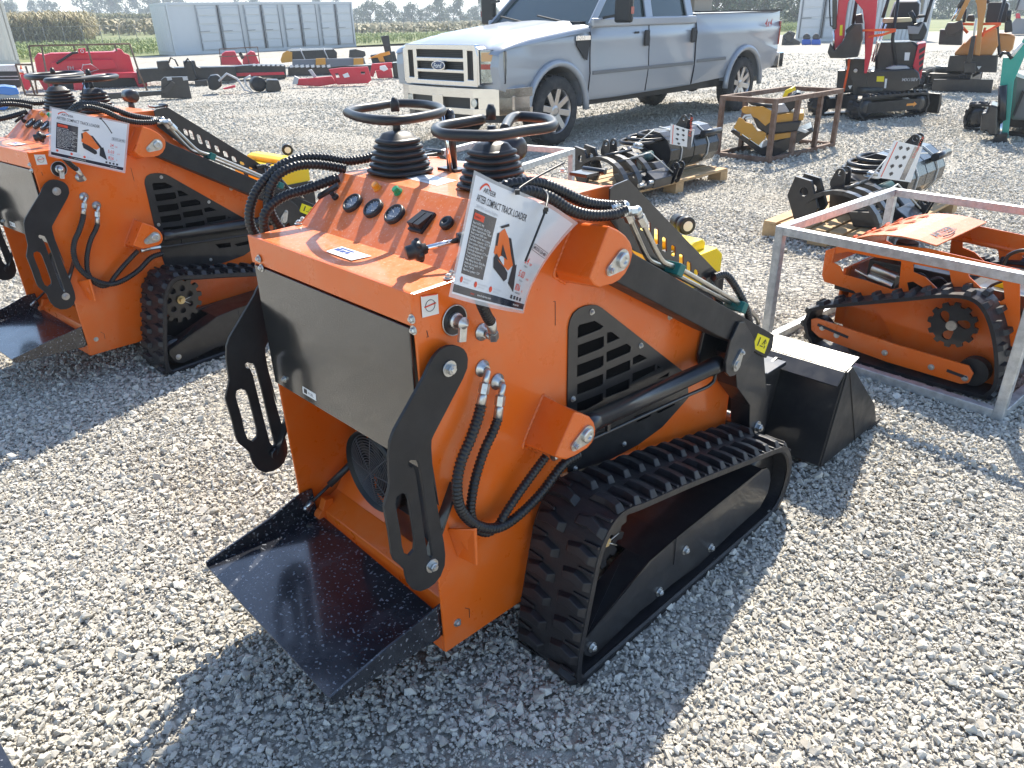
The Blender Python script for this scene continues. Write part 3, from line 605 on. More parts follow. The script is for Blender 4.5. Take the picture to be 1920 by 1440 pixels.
        for i in range(0, int(tot / .045)):
            p, t = at(i * .045); nn = Vector((0, t.z, -t.y))
            if nn.dot(Vector((0, .75, .2)) - p) < 0: nn = -nn
            q = Vector((sx * .44, p.y, p.z)) + nn * .022; m.bar(q - t * .008, q + t * .008, .03, .018, nn)
        m.build('guide_lugs', RUB, tr)
        # drive sprocket
        m = MB(); cy_, cz_ = .42, .315; oc = []
        for k in range(14):
            a = 2 * math.pi * k / 14
            for da, r in ((-.13, .092), (-.09, .112), (.09, .112), (.13, .092)): oc.append((cy_ + r * math.cos(a + da), cz_ + r * math.sin(a + da)))
        m.prism(oc, 'x', sx * .43, sx * .45, [circ(cy_ + .055 * math.cos(2 * math.pi * (k + .3) / 7), cz_ + .055 * math.sin(2 * math.pi * (k + .3) / 7), .015, 12) for k in range(7)])
        m.cyl((sx * .317, cy_, cz_), (sx * .43, cy_, cz_), .07, n=24)
        sp = m.build('drive_sprocket', BLK, T, .001)
        m = MB(); m.cyl((sx * .45, cy_, cz_), (sx * .462, cy_, cz_), .02, n=20); m.cyl((sx * .462, cy_, cz_), (sx * .478, cy_, cz_), .0125, n=6, sm=False); m.build('hub_nut', pbr_brass, sp)
        m = MB(); m.tube([(sx * .476, cy_, cz_), (sx * .48, cy_ + .04, cz_ + .01)], .0016, 5); m.tube([(sx * .476, cy_, cz_), (sx * .482, cy_ + .03, cz_ - .022)], .0016, 5); m.build('split_pin', ZINC, sp)
        # idlers and rollers
        for (iy, iz, ir) in ((.325, .085, .062), (1.20, .13, .105), (.55, .06, .04), (.75, .06, .04), (.95, .06, .04)):
            m = MB(); m.lathe([(0, ir * .5), (0, ir), (.02, ir), (.022, ir * .8), (.06, ir * .8), (.062, ir), (.082, ir), (.082, ir * .5)], (sx * .40, iy, iz), (sx, 0, 0), 26); m.build('idler_wheel' if ir > .05 else 'roller', BLK, T)
        # track frame: tapered guard plate, folded top
        g = M.xl(Z2([(368, 1305), (350, 1270), (360, 1225), (690, 835), (820, 718), (1255, 372), (1275, 365), (1290, 380), (1294, 430), (1280, 490), (1240, 565), (1090, 700), (990, 800), (935, 855), (800, 950), (700, 1040), (640, 1085), (420, 1300), (395, 1312)], 960, 740, 2.667), .52)
        m = MB(); m.prism(g, 'x', sx * .514, sx * .52)
        m2 = [g[3], g[4], g[5]]
        for a, b in ((g[2], g[3]), (g[3], g[4]), (g[4], g[5])):
            m.loft([(sx * .52, a[0], a[1]), (sx * .52, b[0], b[1]), (sx * .52, b[0], b[1] - .006), (sx * .52, a[0], a[1] - .006)], [(sx * (.44 if b is g[3] else .36), a[0], a[1]), (sx * (.44 if b is g[3] else .36), b[0], b[1]), (sx * (.44 if b is g[3] else .36), b[0], b[1] - .006), (sx * (.44 if b is g[3] else .36), a[0], a[1] - .006)])
        m.bb(sx * .33, sx * .36, .30, 1.2, .10, .21)
        gf = m.build('track_frame', BLK, T, .0015)
        jn = g[4]; m = MB(); m.bb(sx * .5205, sx * .5225, jn[0] - .001, jn[0] + .001, jn[1] - .09, jn[1] + .001); m.build('plate_joint', INK, gf)
        m = MB(); m.prism([(jn[0] - .16, jn[1] - .05), (jn[0] - .06, jn[1] - .02), (jn[0] - .10, jn[1] - .09), (jn[0] - .30, jn[1] - .20), (jn[0] - .32, jn[1] - .14)], 'x', sx * .42, sx * .44); m.build('frame_gusset', BLK, gf, .003)
        m = BM()
        for (u, v) in Z2([(400, 1262), (735, 985), (992, 765), (865, 777)], 960, 740, 2.667): a = X(u, v, .52); bolt(m, (sx * .52, a.y, a.z), (sx, 0, 0), .009)
        m.build('bolt', ZINC, gf)
    # ---- bucket
    m = MB(); bp = [(1.36, .43), (1.40, .445), (1.62, .372), (1.60, .35)]
    def wall(a, b, th, x0=-.53, x1=.53):
        a = Vector((0, *a)); b = Vector((0, *b)); d = (b - a).normalized(); n_ = Vector((0, -d.z, d.y)) * th
        m.loft([(x0, a.y, a.z), (x0, b.y, b.z), (x0, b.y + n_.y, b.z + n_.z), (x0, a.y + n_.y, a.z + n_.z)], [(x1, a.y, a.z), (x1, b.y, b.z), (x1, b.y + n_.y, b.z + n_.z), (x1, a.y + n_.y, a.z + n_.z)])
    wall((1.575, .03), (1.66, .37), .006); wall((1.57, .03), (2.03, .015), .006); wall((1.655, .372), (1.76, .392), .006); wall((1.60, .335), (1.655, .372), .006)
    bk = m.build('bucket', BLK, T, .002)
    m = MB()
    for sx in (1, -1): m.prism([(1.57, .03), (1.655, .375), (1.69, .385), (2.0, .12), (2.06, .03), (2.05, .012)], 'x', sx * .53, sx * .537)
    m.bb(-.54, .54, 1.98, 2.10, .004, .018); m.tube([(.5375, 1.67, .37), (.5375, 1.86, .02)], .003, 6)
    m.build('bucket_side', STEELB, bk, .0015)
    m = MB()
    for x0 in (-.30, .30): m.prism([(1.575, .06), (1.65, .36), (1.60, .38), (1.47, .36), (1.40, .14)], 'x', x0 - .006, x0 + .006)
    m.bb(-.34, .34, 1.44, 1.46, .12, .38); m.bb(-.34, .34, 1.44, 1.60, .36, .375); m.prism([(1.28, .20), (1.40, .14), (1.46, .16), (1.46, .34), (1.40, .36), (1.27, .28)], 'x', .33, .36); m.prism([(1.28, .20), (1.40, .14), (1.46, .16), (1.46, .34), (1.40, .36), (1.27, .28)], 'x', -.36, -.33)
    m.cyl((-.40, 1.31, .25), (.40, 1.31, .25), .022); m.build('bucket_coupler', BLK, bk, .002)
    m = BM(); bolt(m, (.40, 1.31, .25), (1, 0, 0), .014); bolt(m, (-.40, 1.31, .25), (-1, 0, 0), .014); m.build('bolt', ZINC, bk)
    m = MB(); m.hose([(.335, 1.25, .48), (.34, 1.27, .42), (.335, 1.28, .36)], .012, .012); m.bb(.325, .345, 1.262, 1.285, .28, .35); m.build('return_spring', ORG, bk)
    # ---- yellow valve-cover box and air filter out front
    m = MB(); m.prism([(1.26, .66), (1.26, .73), (1.30, .775), (1.46, .775), (1.50, .745), (1.50, .66)], 'x', -.30, .10); m.prism([(1.33, .775), (1.33, .80), (1.36, .81), (1.41, .81), (1.43, .80), (1.43, .775)], 'x', -.26, .07)
    m.build('yellow_cover', YEL, T, .008)
    m = MB(); m.bb(-.31, .11, 1.24, 1.51, .46, .664)
    for x in (-.18, .0): m.bb(x - .025, x + .025, 1.245, 1.515, .64, .812) if 0 else m.prism([(1.255, .62), (1.255, .735), (1.298, .78), (1.32, .78), (1.32, .62)], 'x', x - .02, x + .02)
    m.build('cover_base', BLK, T, .004)
    m = MB(); m.lathe([(0, .026), (.03, .026), (.032, .030), (.05, .030), (.052, .026), (.06, .026), (.062, .032), (.085, .032), (.088, .028)], (-.10, 1.50, .83), (.9, -.5, 0), 22)
    m.lathe([(.088, .018), (.0885, .018)], (-.10, 1.50, .83), (.9, -.5, 0), 18); af = m.build('air_filter', PLAST, T)
    m = MB(); m.lathe([(0, .018), (.001, .018)], Vector((-.10, 1.50, .83)) + Vector((.9, -.5, 0)).normalized() * .089, (.9, -.5, 0), 18); m.build('filter_cap', CREAM, af)
    # ---- control levers: boots and bent bars
    for i, (bx, by) in enumerate(((-.185, .365), (.128, .392))):
        m = MB(); pf = []
        z = 0; rs = [.092, .084, .078, .073, .068, .062]
        for k, r in enumerate(rs): pf += [(z, r * .86), (z + .003, r * .97), (z + .008, r), (z + .0125, r * .97), (z + .0145, r * .84)]; z += .0155
        pf += [(z, .050), (z + .012, .04), (z + .018, .016)]
        # rounded-square rings
        n = 28; vs = []
        for t, r in pf:
            for k in range(n):
                a = 2 * math.pi * k / n; q = 1 / ((abs(math.cos(a)) ** 3.4 + abs(math.sin(a)) ** 3.4) ** (1 / 3.4)); vs.append((bx + r * .8 * q * math.cos(a), by + r * .8 * q * math.sin(a), 1.151 + t * .92))
        fs = []
        for j in range(len(pf) - 1):
            for k in range(n): fs.append((j * n + k, j * n + (k + 1) % n, (j + 1) * n + (k + 1) % n, (j + 1) * n + k))
        fs.append(tuple((len(pf) - 1) * n + k for k in range(n))); m.add(vs, fs, True); bt = m.build('lever_boot', PLAST, T)
        m = MB(); m.cyl((bx, by, 1.24), (bx, by, 1.285), .0095); m.lathe([(0, .011), (.02, .011), (.032, .006)], (bx, by, 1.298), (0, 0, 1), 12); m.build('lever_stem', PLAST, bt)
    zr = 1.298
    rp1 = [(648, 213), (690, 222), (740, 229), (790, 222), (828, 213), (838, 222), (836, 212), (818, 203), (777, 196), (720, 199), (670, 205)]
    q = lambda l: [M.z(u, v, zr) for u, v in l]
    m = MB(); R1 = q([(651, 211), (668, 218), (700, 224), (737, 226), (780, 221), (822, 212), (829, 207), (822, 201), (800, 196), (770, 194), (735, 194.5), (700, 200), (666, 205)])
    P1 = catmull(R1 + [R1[0]], .012)[:-1]; m.tube(P1, .0108, 10, True); m.build('steering_bar', PLAST, T)
    m = MB(); R2_ = q([(905, 223), (870, 229), (835, 235), (820, 240), (818, 246), (835, 252), (870, 254), (925, 254), (985, 245), (1028, 239), (1038, 233), (1028, 224), (1005, 220), (975, 218), (960, 221), (952, 230), (946, 243)])
    m.tube(catmull(R2_, .01), .0108, 10); m.build('steering_bar', PLAST, T)
    # post, rods, hatch latches
    pz = M.z(848, 318, 1.151); m = MB(); m.bb(pz.x - .035, pz.x + .035, pz.y - .02, pz.y + .02, 1.150, 1.156); m.cyl(pz, (pz.x, pz.y, 1.285), .0135); m.ball((pz.x, pz.y, 1.285), .0135)
    po = m.build('support_post', BLK, T)
    m = MB(); m.tube([(pz.x + .02, pz.y - .02, 1.15), (pz.x - .0, pz.y - .02, 1.29)], .0045, 8); m.build('lock_rod', CHR, po)
    m = BM()
    for (u, v) in ((1055, 322), (905, 312), (800, 300)): a = M.z(u, v, 1.151); bolt(m, a, (0, 0, 1), .006)
    for (u, v) in ((1050, 323),): pass
    for (u, v) in ((568, 414), (560, 420), (847, 515), (841, 522)): a = M.z(u, v, 1.043); bolt(m, a, (0, 0, 1), .0065)
    m.build('bolt', ZINC, T)
    for (u, v) in ((1096, 327), (798, 290)): a = M.z(u, v, 1.152); m = MB(); m.box((a.x, a.y, 1.154), (.055, .05, .008)); m.cyl((a.x - .03, a.y + .03, 1.158), (a.x + .04, a.y + .03, 1.158), .007); m.build('hatch_latch', BLK, T, .001)
    m = MB(); a = M.y(955, 277, .64); m.lathe([(0, .02), (.006, .030), (.062, .030), (.07, .024), (.072, 0.012)], (a.x - .03, .64, a.z), (1, .1, .0), 20); m.cyl((a.x, .64, 1.10), (a.x, .64, a.z), .014); m.build('breather_canister', BLK, T)
    # ---- dash instruments
    dn = Vector((0, -(1.15 - 1.042), .27 - .135)).normalized(); d0 = Vector((0, .135, 1.042)); dup = Vector((0, dn.z, -dn.y))
    D = lambda u, v: M.plane(u, v, d0, dn)
    for (u, v) in ((663, 383), (702, 393), (742, 404)):
        c = D(u, v); m = MB(); m.lathe([(0, .0265), (.008, .0265), (.0115, .024), (.0115, .0205), (.008, .020)], c, dn, 30, caps=False); ga = m.build('gauge', PLAST, T)
        m = MB(); m.lathe([(.0075, .0205), (.0079, .0205)], c, dn, 30); m.build('gauge_dial', GAUGE, ga)
        m = MB()
        for k in range(9):
            a = R(-30 + 30 * k); e = Vector((1, 0, 0)) * math.cos(a) + dup * math.sin(a); m.tube([c + dn * .0085 + e * .015, c + dn * .0085 + e * .0185], .0006, 4)
        a = R(140); e = Vector((1, 0, 0)) * math.cos(a) + dup * math.sin(a); m.tube([c + dn * .0085, c + dn * .0085 + e * .014], .0008, 4); textat(m, '0 50 100', .005, c + dn * .0085 - dup * .009, (1, 0, 0), dup, center=True)
        m.build('dial_markings', WHITE, ga)
    for (u, v, mt, nm) in ((708, 353, LAMPO, 'amber_lamp'), (747, 361, LAMPG, 'green_lamp')):
        c = D(u, v); m = MB(); m.lathe([(0, .0115), (.003, .0115), (.004, .0095), (.014, .0092), (.016, .007)], c, dn, 10, False); m.build(nm, mt, T)
    c = D(626, 370); m = MB(); m.lathe([(0, .009), (.01, .009)], c + Vector((.012, 0, 0)), dn, 14); m.bar(c + dn * .018 + Vector((-.028, 0, 0)) - dup * .02, c + dn * .022 + Vector((.02, 0, 0)) + dup * .022, .016, .009, dn); m.cyl(c + dn * .01 + Vector((.01, 0, 0)), c + dn * .02 + Vector((.01, 0, 0)), .006)
    m.build('ignition_key', PLAST, T, .002)
    c = D(793, 418); m = MB(); rd = Matrix((Vector((1, 0, 0)), dup, dn)).transposed()
    m.box(c + dn * .004, (.046, .056, .008), rd)
    for k in (-1, 1): m.loft([c + Vector((k * .011, 0, 0)) + Vector((a, 0, 0)) + dup * b + dn * .008 for a, b in ((-.0095, -.022), (.0095, -.022), (.0095, .022), (-.0095, .022))], [c + Vector((k * .011, 0, 0)) + Vector((a, 0, 0)) + dup * b + dn * h for a, b, h in ((-.0095, -.02, .022), (.0095, -.02, .022), (.0095, .022, .010), (-.0095, .022, .010))])
    m.build('rocker_switch', PLAST, T, .001)
    c = D(840, 421); m = MB(); m.lathe([(0, .016), (.010, .016), (.013, .013), (.013, .007), (.008, .006)], c, dn, 18); m.build('socket', PLAST, T)
    c = D(868, 462) + dn * .02; k0 = Vector(M.z(782, 470, 1.10)); k0 = c + (M.plane(782, 470, c, (1.5, -.8, .35)) - c)
    dk = (k0 - c).normalized(); m = MB(); m.tube([c, k0], .006, 10); tk = m.build('throttle_rod', CHR, T)
    m = MB(); m.lathe([(0, .01), (.008, .012), (.01, .02), (.022, .022), (.026, .02), (.028, .015), (.04, .0145), (.043, .012)], k0 - dk * .02, dk, 16)
    for k in range(6):
        a = dk.orthogonal().normalized(); a.rotate(Matrix.Rotation(k * math.pi / 3, 3, dk)); m.ball(k0 - dk * .004 + a * .019, .0065, 8)
    m.build('throttle_knob', PLAST, tk); m = MB(); m.lathe([(0, .014), (.02, .015)], c - dk * .02, dk, 14); m.box(c - dk * .03, (.03, .03, .025)); m.build('cable_mount', BLK, tk, .002)
    # stickers
    m = MB(); q4 = [M.z(u, v, 1.0432) for u, v in ((610, 471), (641, 462), (697, 480), (659, 488))]; m.add(q4, [(0, 1, 2, 3)]); s2 = m.build('shelf_sticker', WHITE, T)
    m = MB(); e1 = q4[3] - q4[0]; e2 = q4[1] - q4[0]
    for a, b, ww, hh in ((.05, .42, .18, .28), (.27, .4, .14, .25), (.45, .42, .12, .25), (.1, .75, .5, .12)): m.add([q4[0] + Vector((0, 0, .0006)) + e1 * (a + i * ww) + e2 * (b + j * hh) for i, j in ((0, 0), (1, 0), (1, 1), (0, 1))], [(0, 1, 2, 3)])
    m.build('sticker_blocks', BLUEINK, s2)
    m = MB(); q4 = [M.z(u, v, 1.1508) for u, v in ((750, 331), (790, 325), (857, 338), (820, 348))]; m.add(q4, [(0, 1, 2, 3)]); s3 = m.build('deck_sticker', WHITE, T)
    m = MB(); e1 = q4[3] - q4[0]; e2 = q4[1] - q4[0]
    for a, b, ww, hh in ((.1, .2, .25, .1), (.1, .5, .2, .25), (.45, .2, .2, .3), (.72, .3, .2, .1), (.6, .65, .3, .12)): m.add([q4[0] + Vector((0, 0, .0006)) + e1 * (a + i * ww) + e2 * (b + j * hh) for i, j in ((0, 0), (1, 0), (1, 1), (0, 1))], [(0, 1, 2, 3)])
    m.build('sticker_blocks', GREYINK, s3)
    m = MB(); a = X(789, 556, .3195); b = X(821, 551, .3195); c_ = X(823, 588, .3195); d_ = X(792, 596, .3195); m.add([a, b, c_, d_], [(0, 1, 2, 3)]); s4 = m.build('warning_sticker', CREAM, T)
    cc = (a + b + c_ + d_) / 4 + Vector((.0006, 0, 0)); m = MB(); m.tube([cc + Vector((0, math.cos(t * .3142), math.sin(t * .3142))) * .0115 for t in range(20)], .0006, 4, True); m.build('sticker_ring', INK, s4)
    m = MB(); m.tube([cc + Vector((0, -.014, 0)), cc + Vector((0, .014, .002))], .0014, 4); m.tube([a.lerp(b, .05) + Vector((.0006, 0, 0)), a.lerp(b, .95) + Vector((.0006, 0, 0))], .001, 4); m.build('sticker_bar', REDINK, s4)
    m = MB(); q4 = [M.y(u, v, -.0068) for u, v in ((567, 724), (592, 739), (593, 752), (568, 737))]; m.add(q4, [(0, 1, 2, 3)]); s5 = m.build('fuel_sticker', WHITE, T)
    m = MB(); e1 = q4[1] - q4[0]; e2 = q4[0] - q4[3]; m.add([q4[3] + Vector((0, -.0005, 0)) + e1 * i + e2 * j for i, j in ((.1, .2), (.35, .2), (.35, .85), (.1, .85))], [(0, 1, 2, 3)]); textat(m, 'FUEL', .011, q4[3] + Vector((0, -.0006, 0)) + e1 * .45 + e2 * .3, (1, 0, 0), (0, 0, 1)); m.build('sticker_print', INK, s5)
    # rear bolts, side bolts
    m = BM()
    for (u, v) in ((773, 598), (776, 619), (486, 485), (491, 502), (534, 711)): a = M.y(u, v, -.006); bolt(m, a, (0, -1, 0), .0062)
    for (u, v) in ((857, 1167), (1256, 593)): a = X(u, v); bolt(m, (XS, a.y, a.z), (1, 0, 0), .007); bolt(m, (-XS, a.y, a.z), (-1, 0, 0), .007)
    m.build('bolt', ZINC, T)
    # small rectangular slots cut in the side plate (locating tabs)
    m = MB()
    for l in (((1038, 565), (1041, 565), (1041, 610)), ((800, 620), (803, 632), (800, 632)), ((872, 1140), (880, 1142), (880, 1158))):
        m.tube([X(u, v, XS + .0003) for u, v in l], .0009, 4)
    m.build('tab_seams', INK, T)
    # ---- tank valve dial on the side
    a = X(851, 600); A = Vector((XS, a.y, a.z)); m = MB(); m.lathe([(0, .030), (.003, .030)], A, (1, 0, 0), 30); m.build('valve_plate', BLK, T)
    m = MB(); m.tube([A + Vector((.003, math.cos(t * .2094) * .031, math.sin(t * .2094) * .031)) for t in range(30)], .0017, 5, True); m.lathe([(.003, .017), (.010, .017), (.012, .013), (.024, .012), (.03, .014), (.034, .009), (.042, .002)], A, (1, 0, 0), 18)
    m.bar(A + Vector((.028, 0, 0)), A + Vector((.03, -.008, -.036)), .018, .008, (1, 0, 0)); m.build('key_valve', ZINC, T, .001)
    # ---- fittings + hoses, right side
    def fitting(p0, pts, name='elbow_fitting'):
        m = MB(); a = X(*p0); m.lathe([(0, .019), (.004, .019), (.005, .012), (.016, .010)], (XS, a.y, a.z), (1, 0, 0), 16)
        P = [Vector((XS + .016, a.y, a.z))] + [X(u, v, c) for u, v, c in pts]
        m.rod(P[:3], .0075); d = (P[3] - P[2]).normalized(); m.cyl(P[2] - d * .004, P[2] + d * .018, .0115, n=6, sm=False); m.lathe([(.018, .008), (.024, .010), ((P[3] - P[2]).length, .0105)], P[2], d, 14); m.build(name, ZINC, T)
    fitting((903, 690), [(914, 697, .338), (909, 722, .342), (901, 762, .345)]); fitting((931, 715), [(943, 724, .338), (938, 745, .342), (933, 787, .345)])
    fitting((903, 622), [(915, 629, .345), (925, 632, .35), (920, 600, .37)])
    h6 = lambda l, x0, x1: [X(*Z2([p], 700, 600, 3.556)[0], x0 + (x1 - x0) * i / (len(l) - 1)) for i, p in enumerate(l)]
    m = MB(); m.hose(h6([(718, 570), (695, 660), (645, 800), (590, 930), (560, 1060), (562, 1190), (600, 1290), (680, 1362), (780, 1390), (880, 1365), (1000, 1275), (1130, 1140), (1260, 970), (1370, 895)], .345, .372), .0125); m.build('hydraulic_hose', HOSE, T)
    m = MB(); m.hose(h6([(830, 660), (800, 740), (740, 870), (690, 1020), (660, 1160), (650, 1290), (690, 1390), (760, 1415), (830, 1370), (880, 1290), (960, 1170), (1060, 1030), (1150, 910)], .345, .36), .0115); m.build('hydraulic_hose', HOSE, T)
    m = MB(); m.hose([X(1160 / 1, 820, .36)] + [X(1040, 850, .36), X(1010, 880, .355)], .004) if 0 else None
    m = MB(); m.hose([X(894, 520, .40), X(900, 560, .40), X(912, 590, .385), X(920, 603, .37)], .0115); m.build('hydraulic_hose', HOSE, T)
    # top hoses from the tag to the arm pipes
    pa = X(1168, 384, .375) ; pb = X(1186, 378, .40)
    m = MB(); m.hose([M.z(900, 402, 1.05) * 0 + X(925, 470, .33)] * 0 + [X(905, 380, .30), X(945, 350, .33), X(985, 343, .345), X(1020, 346, .35), X(1055, 360, .355), X(1100, 380, .365), X(1148, 386, .37), X(1166, 385, .375)], .0125); m.build('hydraulic_hose', HOSE, T)
    m = MB(); m.hose([X(900, 420, .31), X(940, 375, .34), X(985, 358, .36), X(1030, 370, .365), X(1070, 394, .375), X(1110, 404, .385), X(1150, 402, .395), X(1172, 394, .40)], .0125); m.build('hydraulic_hose', HOSE, T)
    # hoses looping out of the left side
    h2 = lambda l, x0, x1: [X(*Z2([p], 460, 170, 3)[0], x0 + (x1 - x0) * i / (len(l) - 1)) for i, p in enumerate(l)]
    m = MB(); m.hose(h2([(760, 360), (660, 385), (560, 395), (450, 378), (330, 378), (220, 410), (130, 480), (60, 570), (25, 670), (30, 760), (70, 830)], -.30, -.40), .0125); m.build('hydraulic_hose', HOSE, T)
    m = MB(); m.hose(h2([(560, 440), (480, 425), (380, 415), (280, 425), (190, 470), (140, 550), (130, 640), (160, 720), (210, 790)], -.30, -.37), .0125); m.build('hydraulic_hose', HOSE, T)
    m = MB(); m.hose(h2([(520, 490), (440, 520), (330, 560), (230, 590), (150, 640), (105, 710), (110, 780), (150, 840)], -.29, -.35), .0125); m.build('hydraulic_hose', HOSE, T)
    m = MB(); m.hose([(-.335, .10, .95), (-.34, .07, .85), (-.335, .05, .7), (-.34, .08, .55), (-.33, .2, .4)], .0125); m.build('hydraulic_hose', HOSE, T)
    # tie-down tab
    m = MB(); a = X(838, 992, XS); b = X(858, 1045, XS); c_ = X(890, 992, .375); d_ = X(893, 1062, .375)
    m.loft([a, c_, d_, b], [p + Vector((0, .008, 0)) for p in (a, c_, d_, b)]); m.build('tie_down_tab', ORG, T, .003)
    return T
FANM = pbr('grey_guard', (.07, .072, .08), .35)
pbrv = pbr('painted_cavity_shade', (.003, .003, .0035), .9, spec=.1)
pbr_brass = pbr('passivated_nut', (.55, .45, .25), .35, metal=.9)
loader = make_loader()
# ================================================================ things around the loader
loader2 = copy_tree(loader); loader2.location = (-2.196, 3.377, 0); loader2.rotation_euler = (0, 0, -R(40.28))
loader2['label'] = 'orange compact track loader standing further back at the left edge, partly out of the picture'
# ---- laminated sheets
def make_sheet(name, label, surf, strip):
    "surf(s,t)->point (s right, t down), paper 1.42:1"
    T = bpy.data.objects.new(name, None); col.objects.link(T); T.location = surf(.5, 0); base = Vector(T.location); tag(T, label, 'sign', 'laminated sheets on the orange loaders')
    def nrm(s, t): a = surf(s + .01, t) - surf(s - .01, t); b = surf(s, t + .01) - surf(s, t - .01); return b.cross(a).normalized()
    sgn = 1 if nrm(.5, .5).dot(Vector((0, 0, CAM_H)) - surf(.5, .5)) > 0 else -1
    def P(s, t, h): return surf(s, t) + nrm(s, t) * sgn * h - base
    def grid(mb, s0, s1, t0, t1, h, n=10, m_=6):
        vs = [P(s0 + (s1 - s0) * i / n, t0 + (t1 - t0) * j / m_, h) for j in range(m_ + 1) for i in range(n + 1)]
        mb.add(vs, [(j * (n + 1) + i, j * (n + 1) + i + 1, (j + 1) * (n + 1) + i + 1, (j + 1) * (n + 1) + i) for j in range(m_) for i in range(n)], True)
    def poly(mb, pts, h): mb.add([P(s, t, h) for s, t in pts], [tuple(range(len(pts)))])
    def txt(mb, s, x, y, size, h=.0012, bold=0, shear=0, sx=1., wf=None):
        v, f = text2d(s, size, bold, shear, sx)
        if wf: k = wf * 1.42 / max(a for a, b in v); v = [(a * k, b) for a, b in v]
        mb.add([P(x + a / 1.42, y - b, h) for a, b in v], f)
    def disc(mb, x, y, r, h): poly(mb, [(x + r / 1.42 * math.cos(k * .4488), y + r * math.sin(k * .4488)) for k in range(14)], h)
    m = MB(); grid(m, 0, 1, 0, 1, 0, 24, 14); m.build('laminate_film', LAMIN, T)
    m = MB(); grid(m, .025, .975, .03, .97, .0005, 24, 14); m.build('paper', PAPER, T)
    m = MB(); grid(m, .09, .37, .285, .80, .0009, 8, 6); grid(m, .03, .97, .895, .955, .0009, 20, 1); m.build('black_panels', NAVY, T)
    m = MB(); grid(m, .105, .235, .31, .36, .0012, 3, 1)
    for x, y in ((.11, .845), (.30, .85), (.47, .855)): disc(m, x, y, .024, .0012)
    arc = [(.105 + .135 * k / 10, .125 - .075 * math.sin(.25 + 2.5 * k / 10)) for k in range(11)]
    for k in range(10): wdt = .022 * (1 - k / 10) + .003; poly(m, [arc[k], arc[k + 1], (arc[k + 1][0], arc[k + 1][1] + wdt), (arc[k][0], arc[k][1] + wdt + .004)], .0012)
    txt(m, '24', .78, .535, .085, bold=.003, sx=.8); txt(m, 'HP', .845, .535, .035); txt(m, '5.03', .76, .665, .085, bold=.003, sx=.8); txt(m, 'm/h', .875, .665, .035); txt(m, '826', .77, .79, .085, bold=.004, sx=.8); txt(m, 'lb', .87, .79, .035)
    txt(m, 'arteer', .26, .935, .026); m.build('red_print', REDINK, T)
    m = MB(); txt(m, 'ARTEER', .15, .13, .058, bold=.004, shear=.1, wf=.15); txt(m, 'ARTEER COMPACT TRACK LOADER', .09, .22, .085, bold=.004, wf=.55)
    txt(m, 'MODEL:QB-480', .81, .387, .042, bold=.004, wf=.145)
    for a, b in (((.80, .345), (.965, .345)), ((.80, .40), (.965, .40))): poly(m, [a, b, (b[0], b[1] + .004), (a[0], a[1] + .004)], .0012)
    for a in (.80, .963): poly(m, [(a, .345), (a + .002, .345), (a + .002, .404), (a, .404)], .0012)
    for y, s in ((.565, 'engine'), (.70, 'volume'), (.82, 'rated load')): txt(m, s, .79, y, .024)
    txt(m, 'Specifications', .115, .345, .028, h=.0015, bold=.003, sx=.7)
    for k in range(4): poly(m, [(.74 + k * .045, .845), (.765 + k * .045, .845), (.765 + k * .045, .88), (.74 + k * .045, .88)], .0012)
    m.build('black_print', INK, T)
    m = MB()
    for k, s in enumerate(('Brand: RATO 740', 'Engine capacity: 20-25hp', 'Engine displacement: 740cc', 'Rated speed: 3600 rpm', 'Cooling method: Air-cooled', 'Fuel tank capacity: 18.2 lbs', 'Drive system: Hydraulic', 'Dumping height: 69 in', 'Discharge distance: 17.3 in', 'Total cycling time: 8s', 'Travel speed: 4 km/h', 'Max lifting force: 826 lbs', 'Hydraulic oil tank: 17 L', 'Track: 7*60*36', 'Electrical system: 12V')): txt(m, s, .102, .395 + k * .0268, .027, h=.0013, wf=.0098 * len(s))
    txt(m, 'www.findarteer.com', .34, .935, .026, h=.0013); txt(m, 'FINDARTEER', .80, .935, .022, h=.0013)
    m.build('white_print', WHITE, T)
    m = MB(); txt(m, '24HP EPA Gasoline Engine', .10, .268, .035, wf=.27)
    for x, y in ((.14, .84), (.33, .845), (.50, .85)): txt(m, 'After-sales guarantee', x, y, .02, sx=.8); txt(m, 'quality warranty', x, y + .024, .02, sx=.8)
    m.build('pale_print', GREYINK, T)
    # little picture of the machine
    m = MB()
    for q in ([(.42, .40), (.47, .34), (.53, .40), (.60, .52), (.66, .60), (.62, .66), (.50, .62), (.42, .56)],): poly(m, q, .0012)
    m.build('picture_orange', ORG, T)
    m = MB()
    for q in ([(.43, .60), (.45, .56), (.62, .68), (.63, .73), (.60, .76), (.45, .68)], [(.66, .62), (.70, .58), (.76, .82), (.66, .76)], [(.53, .40), (.56, .40), (.69, .60), (.67, .63)], [(.49, .47), (.58, .58), (.50, .56)], [(.42, .34), (.50, .29), (.51, .31), (.44, .35)], [(.41, .40), (.43, .39), (.44, .50), (.42, .50)]): poly(m, q, .0014)
    m.build('picture_black', INK, T)
    # cable ties
    for q in strip:
        m = MB(); W_ = [Vector(p) - base for p in q]; m.rod(W_, .0022, n=6); m.box(W_[0], (.008, .008, .008)); m.build('cable_tie', PLAST if q is not strip[-1] or len(strip) > 1 else WSTRAP, T)
    return T
PAPER = pbr('sheet_paper', (.66, .69, .74), .10, coat=.9, dirt=.3, dirtc=(.78, .78, .72), ds=9, bump=.15, bs=7)
LAMIN = pbr('laminate', (.8, .82, .84), .08, coat=1, alpha=.45)
NAVY = pbr('dark_print', (.025, .03, .045), .12, coat=.8)
Wd = lambda p: Vector((0, 0, 0)) + Vector(tuple(M.O + M.rt * p[0] + M.fw * p[1] + np.array([0, 0, p[2]])))
